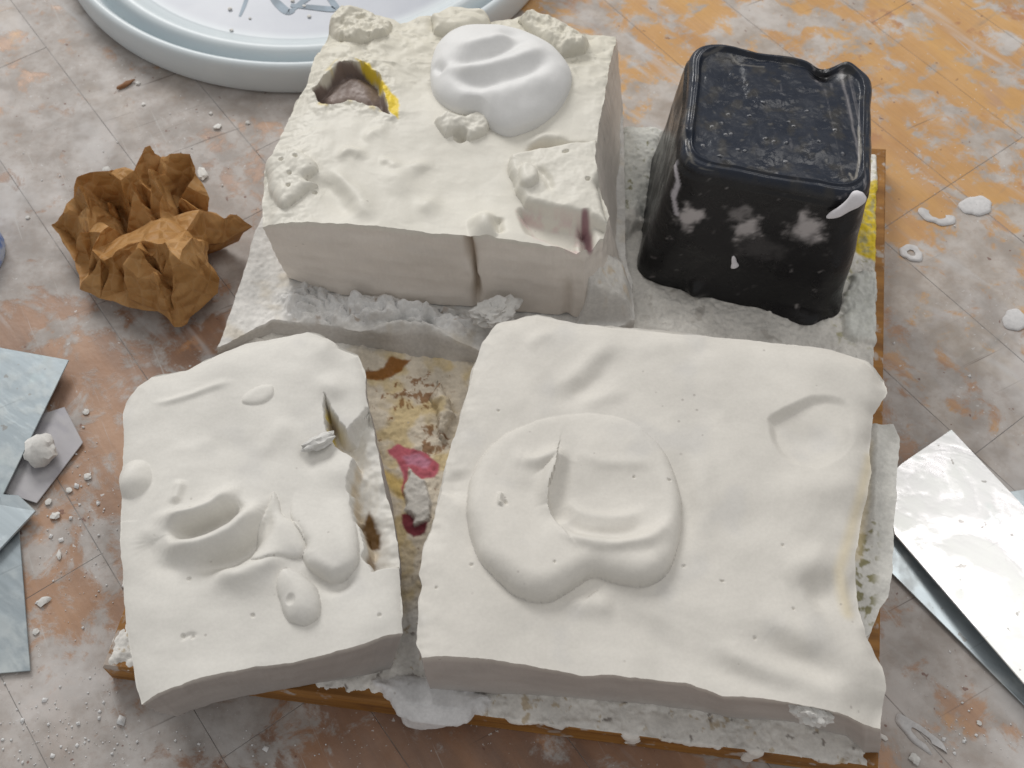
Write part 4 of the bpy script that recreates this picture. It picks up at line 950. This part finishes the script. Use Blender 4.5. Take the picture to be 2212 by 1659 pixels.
    FOLD = [(Vector(rng.normal(size=3)).normalized(), rng.uniform(38, 95)) for _ in range(6)]
    sh_ = [(v, v.normal * crease(v.co) * 0.0015) for v in bm.verts if v.co.z > 0.004]
    for v, d in sh_: v.co += d
    bmesh.ops.smooth_vert(bm, verts=bm.verts[:], factor=0.30, use_axis_x=True, use_axis_y=True, use_axis_z=True)
    for v in bm.verts: v.co.z = max(v.co.z, 0.0004)
    me = bpy.data.meshes.new('crumpled_paper'); bm.to_mesh(me); bm.free()
    me.polygons.foreach_set('use_smooth', [True] * len(me.polygons)); me.set_sharp_from_angle(angle=R(24))
    t = NT('brown_paper'); p = t.pos(); n = t.noise(p, 45, 5); f = t.noise(t.map(p, (1, 6, 1), 0.4), 260, 3)
    c = t.mix(t.smooth(n, 0.3, 0.72), (0.56, 0.295, 0.095), (0.72, 0.43, 0.175)); c = t.mix(t.smooth(f, 0.4, 0.7, 0, 0.3), c, (0.50, 0.29, 0.12))
    vo = t.n('ShaderNodeTexVoronoi', feature='DISTANCE_TO_EDGE'); vo.inputs['Scale'].default_value = 120
    wv = t.n('ShaderNodeVectorMath', operation='ADD'); t.inp(wv.inputs[0], p); nzv = t.n('ShaderNodeTexNoise'); t.inp(nzv.inputs['Vector'], p); nzv.inputs['Scale'].default_value = 60
    sv = t.n('ShaderNodeVectorMath', operation='SCALE'); t.inp(sv.inputs[0], nzv.outputs['Color']); sv.inputs['Scale'].default_value = 0.008; t.inp(wv.inputs[1], sv.outputs[0]); t.inp(vo.inputs['Vector'], wv.outputs[0])
    cr = t.smooth(vo.outputs['Distance'], 0.0, 0.35)
    c = t.mix(t.smooth(vo.outputs['Distance'], 0.0, 0.06, 0.35, 0.0), c, (0.72, 0.48, 0.24))
    t.bump(t.math('ADD', t.math('MULTIPLY', cr, 2.0), t.math('MULTIPLY', t.noise(p, 330, 4), 0.4)), 0.35, 0.0012)
    tr = t.n('ShaderNodeBsdfTranslucent'); t.inp(tr.inputs[0], t.mix(0.5, c, (0.55, 0.25, 0.05)))
    mx = t.n('ShaderNodeMixShader'); mx.inputs[0].default_value = 0.34
    t.t.links.new(t.b.outputs[0], mx.inputs[1]); t.t.links.new(tr.outputs[0], mx.inputs[2]); t.t.links.new(mx.outputs[0], t.t.nodes['Material Output'].inputs[0])
    o = link('crumpled_paper', me, t.out(c, 0.5, 0.0, 0.35))
    sm = o.modifiers.new('thick', 'SOLIDIFY'); sm.thickness = 0.0003; sm.offset = -1
    tag(o, 'crumpled ball of brown kraft paper on the table', 'paper')
paper()

# ------------------------------------------------------------------ bucket lid
def lid():
    P = [np.array(plan(u, v, z)) for u, v, z in ((172, 0, 0.012), (560, 196, 0.004), (1128, 0, 0.010))]
    A = np.array([[2 * (P[1] - P[0])[0], 2 * (P[1] - P[0])[1]], [2 * (P[2] - P[0])[0], 2 * (P[2] - P[0])[1]]])
    c = np.linalg.solve(A, np.array([P[1] @ P[1] - P[0] @ P[0], P[2] @ P[2] - P[0] @ P[0]])); Rr = np.linalg.norm(P[0] - c)
    prof = [(Rr - 0.006, 0.0006), (Rr - 0.0025, 0.0012), (Rr - 0.0008, 0.004), (Rr, 0.010), (Rr - 0.0002, 0.016), (Rr - 0.0014, 0.0195), (Rr - 0.0036, 0.0208), (Rr - 0.0056, 0.0198), (Rr - 0.0066, 0.0165), (Rr - 0.0072, 0.008), (Rr - 0.0085, 0.005), (Rr - 0.0120, 0.005),
            (Rr - 0.0134, 0.0075), (Rr - 0.0142, 0.014), (Rr - 0.0155, 0.0175), (Rr - 0.018, 0.0190), (Rr - 0.021, 0.0186), (Rr - 0.024, 0.0165), (Rr - 0.028, 0.0150), (Rr - 0.034, 0.0146), (Rr * 0.5, 0.0146), (0.004, 0.0146)]
    prof = spline(prof, 4); m = 220; a = np.linspace(0, 2 * np.pi, m, endpoint=False)
    V = np.array([(c[0] + r * math.cos(t), c[1] + r * math.sin(t), z) for r, z in prof for t in a]); n = len(prof)
    ix = np.arange(n * m).reshape(n, m); jx = np.roll(ix, -1, 1); F = np.stack([ix[:-1], jx[:-1], jx[1:], ix[1:]], -1).reshape(-1, 4)
    me = mesh_np('bucket_lid', V, F)
    b = bmesh.new(); b.from_mesh(me); b.verts.ensure_lookup_table(); f = b.faces.new([b.verts[i] for i in ix[-1]]); f.smooth = True; b.to_mesh(me); b.free()
    t = NT('lid_plastic'); p = t.pos(); d = t.noise(p, 18, 4)
    co = t.mix(t.smooth(d, 0.35, 0.7), (0.60, 0.66, 0.69), (0.66, 0.71, 0.73))
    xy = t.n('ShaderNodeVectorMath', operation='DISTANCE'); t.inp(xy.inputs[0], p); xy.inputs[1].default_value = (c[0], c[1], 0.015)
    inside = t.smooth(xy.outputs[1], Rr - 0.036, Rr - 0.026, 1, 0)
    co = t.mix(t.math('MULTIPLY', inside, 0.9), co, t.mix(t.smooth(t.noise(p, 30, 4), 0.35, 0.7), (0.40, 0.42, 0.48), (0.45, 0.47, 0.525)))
    t.bump(t.noise(p, 200, 3), 0.08, 0.0004)
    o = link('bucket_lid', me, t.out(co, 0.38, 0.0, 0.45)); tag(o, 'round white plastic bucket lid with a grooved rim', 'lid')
    mk = mat_plain('marker_ink', (0.27, 0.34, 0.41), 0.5, vary=0.2)
    zf = 0.0146
    for iq, (P, wd) in enumerate((([(536, -30), (532, 0), (518, 36)], 0.0007), ([(585, -10), (600, 8), (622, 26), (634, 20)], 0.0015), ([(634, 20), (660, 0), (690, -20)], 0.0012), ([(628, 12), (670, 16), (720, 20), (722, 10), (708, -6)], 0.0013))):
        pts = spline(W(P, zf), 6); tg = np.gradient(pts, axis=0); tg /= np.linalg.norm(tg, axis=1, keepdims=True); nn = np.stack([-tg[:, 1], tg[:, 0]], 1)
        k = np.linspace(0, 1, len(pts)); wv = 1.7 * wd * (0.55 + 0.45 * np.sin(np.pi * k))[:, None]
        L, Rg = pts + nn * wv, pts - nn * wv; nP = len(pts)
        V = [(x, y, zf + 0.0001 + iq * 0.00006) for x, y in L] + [(x, y, zf + 0.0001 + iq * 0.00006) for x, y in Rg]; Fq = [(i, nP + i, nP + i + 1, i + 1) for i in range(nP - 1)]
        link('marker_stroke', mesh_np('marker_stroke', V, Fq), mk, o)
    return c, Rr
LIDC, LIDR = lid()

# ------------------------------------------------------------------ metal scrapers
def mat_steel(name, base, cover, amount, rough=0.3, metal=0.5):
    t = NT(name); p = t.pos()
    m = t.smooth(t.math('ADD', t.math('MULTIPLY', t.noise(t.map(p, (1, 1.8, 1), 0.7), 24, 3, 0.6, 0.9), 0.8), t.math('MULTIPLY', t.noise(p, 130, 5), 0.35)), 0.54 - amount, 0.74 - amount)
    br = t.noise(t.map(p, (8, 260, 1), 0.6), 1.0, 3)
    c0 = t.mix(t.smooth(br, 0.3, 0.7), tuple(x * 0.86 for x in base), base)
    c = t.mix(t.math('MULTIPLY', m, t.smooth(t.noise(p, 60, 4), 0.3, 0.7, 0.35, 0.95)), c0, cover)
    c = t.mix(t.smooth(t.noise(p, 38, 3), 0.60, 0.68, 0, 0.25), c, (0.55, 0.68, 0.66))
    sc = t.smooth(t.noise(t.map(p, (12, 420, 1), -0.5), 1.0, 2), 0.66, 0.74); c = t.mix(t.math('MULTIPLY', sc, 0.35), c, tuple(x * 0.5 for x in base))
    sp = t.smooth(t.noise(p, 190, 2), 0.70, 0.74); c = t.mix(t.math('MULTIPLY', sp, 0.6), c, (0.22, 0.20, 0.18))
    t.bump(t.math('ADD', t.math('MULTIPLY', m, 0.9), t.math('MULTIPLY', t.noise(p, 20, 2), 1.0)), 0.10, 0.0006)
    return t.out(c, t.smooth(m, 0, 1, rough, rough + 0.12), t.smooth(m, 0, 1, metal, metal * 0.7), 0.4)
def blade(pts, label, mat, thick=0.0007, group='metal scrapers', bend=None):
    """flat steel plate through 3-D outline points"""
    bm = bmesh.new(); top = [bm.verts.new(p) for p in pts]; f = bm.faces.new(top)
    bmesh.ops.recalc_face_normals(bm, faces=[f])
    if f.normal.z < 0: f.normal_flip()
    r = bmesh.ops.extrude_face_region(bm, geom=[f]); 
    for v in [g for g in r['geom'] if isinstance(g, bmesh.types.BMVert)]: v.co.z += thick
    bmesh.ops.bevel(bm, geom=[e for e in bm.edges], offset=0.00018, segments=1, affect='EDGES')
    o = link('metal_scraper', bm_mesh('metal_scraper', bm, False), mat); tag(o, label, 'scraper', group)
    return o
def P3(u, v, z): return (*plan(u, v, z), z)
MS_BLUE = mat_steel('steel_blue', (0.33, 0.38, 0.41), (0.50, 0.54, 0.545), 0.04, 0.42, 0.5)
MS_PALE = mat_steel('steel_pale', (0.86, 0.85, 0.87), (0.82, 0.84, 0.82), 0.06, 0.27, 0.75)
MS_CLEAN = mat_steel('steel_clean', (0.50, 0.57, 0.61), (0.6, 0.64, 0.65), 0.0, 0.32, 0.6)
MS_DUST = mat_steel('steel_dusty', (0.40, 0.39, 0.42), (0.50, 0.49, 0.50), 0.1, 0.6, 0.2)
blade([P3(150, 779, 0.0060), P3(-4, 1094, 0.0050), (-0.33, 0.24, 0.0046), (-0.335, 0.330, 0.0054), P3(-6, 751, 0.0058)], 'blue-grey steel plate with plaster patches, above the plaster lump', MS_BLUE)
blade([P3(60, 905, 0.0012), P3(140, 880, 0.0012), P3(180, 957, 0.0012), P3(80, 1088, 0.0012), P3(-10, 1060, 0.0012), P3(-20, 950, 0.0012)], 'dull dust-coated steel plate under the plaster lump', MS_DUST, 0.0006)
blade([P3(42, 1072, 0.0046), P3(79, 1106, 0.0040), P3(-6, 1197, 0.0044), (-0.285, 0.185, 0.005), (-0.26, 0.225, 0.005)], 'small shiny steel scraper tucked between two larger plates', MS_CLEAN, 0.0012)
blade([P3(40, 1110, 0.0012), P3(67, 1450, 0.0012), (-0.275, 0.139, 0.0012), (-0.29, 0.21, 0.0014), P3(-20, 1120, 0.0014)], 'pale blue steel plate flat on the table below the shiny scraper', MS_BLUE)
def pl3(a, b, c, P):
    """points on the plane through a, b, c along measured lines of sight"""
    a, b, c = map(np.array, (a, b, c)); n = np.cross(b - a, c - a); out = []
    for (u, v) in P:
        p0, p1 = np.array(P3(u, v, 0.0)), np.array(P3(u, v, 0.05)); s = np.dot(a - p0, n) / np.dot(p1 - p0, n); out.append(tuple(p0 + (p1 - p0) * s))
    return out
lo = [P3(1875, 1120, 0.0012), P3(1880, 1195, 0.0012), P3(2211, 1525, 0.0012)]
blade([P3(1870, 1110, 0.0014), P3(1872, 1188, 0.0014), P3(1928, 1242, 0.0014), P3(2240, 1553, 0.0014), (0.30, 0.165, 0.0014), (0.275, 0.235, 0.0014)], 'light blue steel scraper lying flat under the brighter one', MS_CLEAN, 0.0007)
ref = (P3(1915, 1037, 0.0040), P3(2054, 929, 0.0040), P3(2193, 1458, 0.0105))
up = pl3(*ref, [(2054, 929), (1946, 1003), (1912, 1036), (1922, 1100), (1931, 1155), (2193, 1458), (2330, 1615), (2470, 1420), (2290, 1180)])
blade(up, 'bright reflective steel scraper with a slanted corner beside the large block', MS_PALE, 0.0008)

# ------------------------------------------------------------------ plaster bits
def lump_mesh(name, r, sub=3, jag=0.25, seed=0, flat=0.6):
    bm = bmesh.new(); bmesh.ops.create_icosphere(bm, subdivisions=sub, radius=1.0); g = np.random.RandomState(seed); ph = g.rand(3, 6) * 6.28; fr = g.rand(3, 6) * 4 + 1.2
    off = Vector(g.rand(3) * 50)
    for v in bm.verts:
        d = v.co.normalized(); k = mnoise.fractal(d * 1.6 + off, 0.6, 2.1, 4) * 1.1 + 0.35 * mnoise.noise(d * 4.5 + off)
        v.co = d * r * max(0.45, 1 + jag * k); v.co.z *= flat
    zmin = min(v.co.z for v in bm.verts)
    for v in bm.verts: v.co.z -= zmin
    me = bm_mesh(name, bm, True, R(35)); at = me.color_attributes.new('tint', 'FLOAT_COLOR', 'POINT'); at.data.foreach_set('color', [0.70, 0.69, 0.665, 1] * len(me.vertices)); return me
def bit(name, u, v, z, r, seed, label, cat, group=None, sub=3, jag=0.25, flat=0.6, rz=0.0, sc=(1, 1, 1)):
    o = link(name, lump_mesh(name, r, sub, jag, seed, flat), M_CRUST); o.location = (*plan(u, v, z), z - 0.0003); o.rotation_euler = (0, 0, rz); o.scale = sc
    return tag(o, label, cat, group)
bit('plaster_lump', 96, 985, 0.0018, 0.0072, 4, 'rounded plaster lump sitting on the dusty steel plate', 'plaster lump', sub=3, jag=0.20, flat=0.75)
bit('plaster_crumb', 1745, 1546, 0.050, 0.0062, 9, 'crumbly white plaster scrap stuck on the large block\'s front edge', 'plaster crumb', sub=4, jag=0.32, flat=0.7, rz=-0.5, sc=(1.1, 0.75, 1))
bit('plaster_crumb', 690, 962, ZL - 0.001, 0.0042, 12, 'white plaster crumb stuck beside the yellow stain of the broken side', 'plaster crumb', sub=3, jag=0.4, flat=0.6, rz=0.5, sc=(1.6, 0.6, 1))
bit('plaster_scrap', 1072, 690, 0.030, 0.0085, 15, 'flaky white plaster scrap wedged behind the large block', 'plaster scrap', sub=4, jag=0.42, flat=0.55, rz=0.4, sc=(1.1, 0.8, 1))
CH = [(438, 378, 0.0055, (0.7, 1.25, 0.5), 0.3), (231, 368, 0.0036, (1, 0.9, 0.5), 0), (371, 340, 0.0026, (1, 1, .6), 1), (298, 180, 0.0022, (1, 1, .6), 0), (600, 363, 0.0030, (1.1, 0.9, .5), 0), (613, 450, 0.0022, (1, 1, .5), 0), (535, 265, 0.0022, (1, .8, .5), 2), (470, 275, 0.0030, (1.2, .9, .5), 0.7), (455, 245, 0.0016, (1, 1, .6), 0), (310, 225, 0.0016, (1, 1, .6), 0),
      (190, 1030, 0.0028, (1, 1, .6), 1), (120, 1115, 0.0034, (1.2, .8, .6), 0.4), (105, 1085, 0.0024, (1, 1, .6), 2), (150, 1060, 0.0022, (1, 1, .6), 0), (128, 1200, 0.0024, (.6, 1.4, .5), 0.2), (95, 1300, 0.0036, (1.2, .8, .5), 0.6), (78, 1365, 0.0022, (1, 1, .5), 0), (186, 890, 0.0022, (1, 1, .5), 0), (2115, 1562, 0.0016, (1, 1, .6), 0), (1975, 1640, 0.0032, (.9, 1.2, .5), 0.3), (1908, 1593, 0.0022, (1.4, .7, .5), -0.5), (60, 470, 0.0018, (1, 1, .6), 0)]
for i, (u, v, r, s, rz) in enumerate(CH):
    if i == 0: lb, gr = 'oblong white plaster chip tucked behind the crumpled paper', None
    elif i == 1: lb, gr = 'round white plaster chip at the back of the crumpled paper', None
    elif v < 500: lb, gr = 'small white plaster chip on the table between lid and paper', 'chips between lid and paper'
    elif u < 600: lb, gr = 'small white plaster chip on the table near the steel plates', 'chips near the steel plates'
    else: lb, gr = 'small white plaster chip by the large block\'s front corner', 'chips by the large block'
    bit('plaster_chip', u, v, 0.0003, r * 0.62, 30 + i, lb, 'plaster chip', gr, sub=2, jag=0.4, flat=0.7, rz=rz, sc=s)
for i, (u, v, r) in enumerate(((497, 20, 0.0012), (632, 2, 0.0012), (657, 14, 0.0010), (500, 66, 0.0011), (668, 36, 0.0011), (493, 98, 0.0012), (540, 40, 0.0008))):
    bit('plaster_crumb', u, v, 0.0147, r, 70 + i, 'tiny plaster crumb lying on the bucket lid', 'plaster crumb', 'crumbs on the lid', sub=2, jag=0.35)
# flat plaster splashes on the table at the right
def splash(u, v, rx, ry, rz, label, hole=0.0, group=None, gap=None, seed=0):
    m = 40; g = np.random.RandomState(seed); ph = g.rand(4) * 6.28; c = plan(u, v, 0)
    V = []; rad = [1.0, 0.93, 0.8, hole if hole else 0.02]; zs = [0.0002, 0.0008, 0.0011, 0.0004 if hole else 0.0012]; C = []
    a0, a1 = (gap or (0, 2 * math.pi))
    for r, z in zip(rad, zs):
        for j in range(m):
            a = a0 + (a1 - a0) * j / (m if not gap else m - 1); k = 1 + 0.09 * math.sin(2 * a + ph[0]) + 0.06 * math.sin(3 * a + ph[1]) + 0.04 * math.sin(7 * a + ph[2])
            x, y = rx * r * k * math.cos(a), ry * r * k * math.sin(a); V.append((c[0] + x * math.cos(rz) - y * math.sin(rz), c[1] + x * math.sin(rz) + y * math.cos(rz), z)); C.append((0.66, 0.65, 0.65))
    ix = np.arange(4 * m).reshape(4, m); jx = np.roll(ix, -1, 1)
    F = np.stack([ix[:-1], jx[:-1], jx[1:], ix[1:]], -1)
    if gap: F = F[:, :-1]
    o = link('plaster_splash', mesh_np('plaster_splash', V, F.reshape(-1, 4), np.array(C)), M_CRUST); return tag(o, label, 'plaster splash', group)
splash(2025, 462, 0.0085, 0.0080, 0, 'open crescent of dried plaster on the orange boards', 0.45, gap=(2.7, 6.0), seed=1)
splash(2108, 445, 0.0082, 0.0066, 0.5, 'solid white plaster blot beside the open crescent', 0.0, seed=2)
splash(1968, 547, 0.0056, 0.0052, 0, 'faint plaster ring by the pale board seam', 0.35, seed=3)
splash(2192, 692, 0.0060, 0.0062, 0, 'rounded plaster blot below the pale board seam', 0.0, seed=4)
splash(1990, 1592, 0.0105, 0.0042, -0.75, 'hooked plaster squiggle near the front corner of the large block', 0.40, gap=(0.3, 5.4), seed=5)
# wood splinter near the lid
o = bit('wood_splinter', 272, 184, 0.0003, 0.0026, 5, 'brown wood splinter lying beside the bucket lid', 'splinter', sub=2, jag=0.3, flat=0.5, rz=0.7, sc=(2.0, 0.6, 0.8))
o.data.materials.clear(); o.data.materials.append(mat_plain('splinter_wood', (0.26, 0.12, 0.05), 0.7))
# fine crumbs: nobody could count them
def crumbs():
    g = np.random.RandomState(3); V = []; F = []; base = 0
    def add(u, v, r):
        nonlocal base
        x, y = plan(u, v, 0); ax = g.rand() * 6.28; k = [(math.cos(ax + t) * r * g.uniform(.6, 1.2), math.sin(ax + t) * r * g.uniform(.6, 1.2)) for t in (0, 1.6, 3.1, 4.7)]
        pts = [(x + a, y + b, 0.0002) for a, b in k] + [(x + a * 0.5, y + b * 0.5, 0.0002 + r * g.uniform(0.5, 0.9)) for a, b in k]
        V.extend(pts); i = base
        F.extend([(i + 4, i + 5, i + 6, i + 7)] + [(i + j, i + (j + 1) % 4, i + 4 + (j + 1) % 4, i + 4 + j) for j in range(4)]); base += 8
    for (cu, cv, su, sv, n, r) in ((120, 1590, 90, 60, 420, 0.0007), (190, 1120, 60, 110, 220, 0.0008), (160, 1400, 90, 120, 260, 0.0006), (250, 430, 150, 110, 160, 0.0006), (420, 300, 120, 70, 90, 0.0006), (350, 1600, 120, 40, 160, 0.0007), (2080, 1600, 90, 50, 200, 0.0006), (2000, 1480, 60, 70, 60, 0.0005), (700, 1610, 200, 30, 90, 0.0005), (2100, 600, 90, 160, 50, 0.0005)):
        for _ in range(int(n * 0.42)): add(g.normal(cu, su), g.normal(cv, sv), 0.36 * r * g.lognormal(0, 0.7))
    o = link('plaster_dust', mesh_np('plaster_dust', V, F, np.ones((len(V), 3)) * 0.72), M_WET); tag(o, 'fine white plaster crumbs scattered over the table', 'crumbs', kind='stuff')
crumbs()
# blue plastic cap at the left edge of the view
def cap():
    c = plan(-72, 560, 0.0); prof = [(0.0185, 0.0004), (0.0192, 0.002), (0.0190, 0.010), (0.0178, 0.0118), (0.015, 0.0120), (0.0142, 0.0105), (0.006, 0.0103), (0.0006, 0.0103)]
    m = 72; V = []
    for i, (r, z) in enumerate(prof):
        for j in range(m):
            a = 2 * math.pi * j / m; rr = r - (0.0005 if (j % 2 and i in (1, 2)) else 0); V.append((c[0] + rr * math.cos(a), c[1] + rr * 1.15 * math.sin(a), z))
    ix = np.arange(len(prof) * m).reshape(-1, m); jx = np.roll(ix, -1, 1); F = np.stack([ix[:-1], jx[:-1], jx[1:], ix[1:]], -1).reshape(-1, 4)
    t = NT('blue_plastic'); p = t.pos(); cc = t.mix(t.smooth(t.noise(p, 70, 3), 0.42, 0.58), (0.10, 0.20, 0.52), (0.50, 0.56, 0.68))
    tag(link('plastic_cap', mesh_np('plastic_cap', V, F, None, R(40)), t.out(cc, 0.35, 0.0, 0.4)), 'plaster-smeared blue plastic cap left of the crumpled paper', 'cap')
cap()
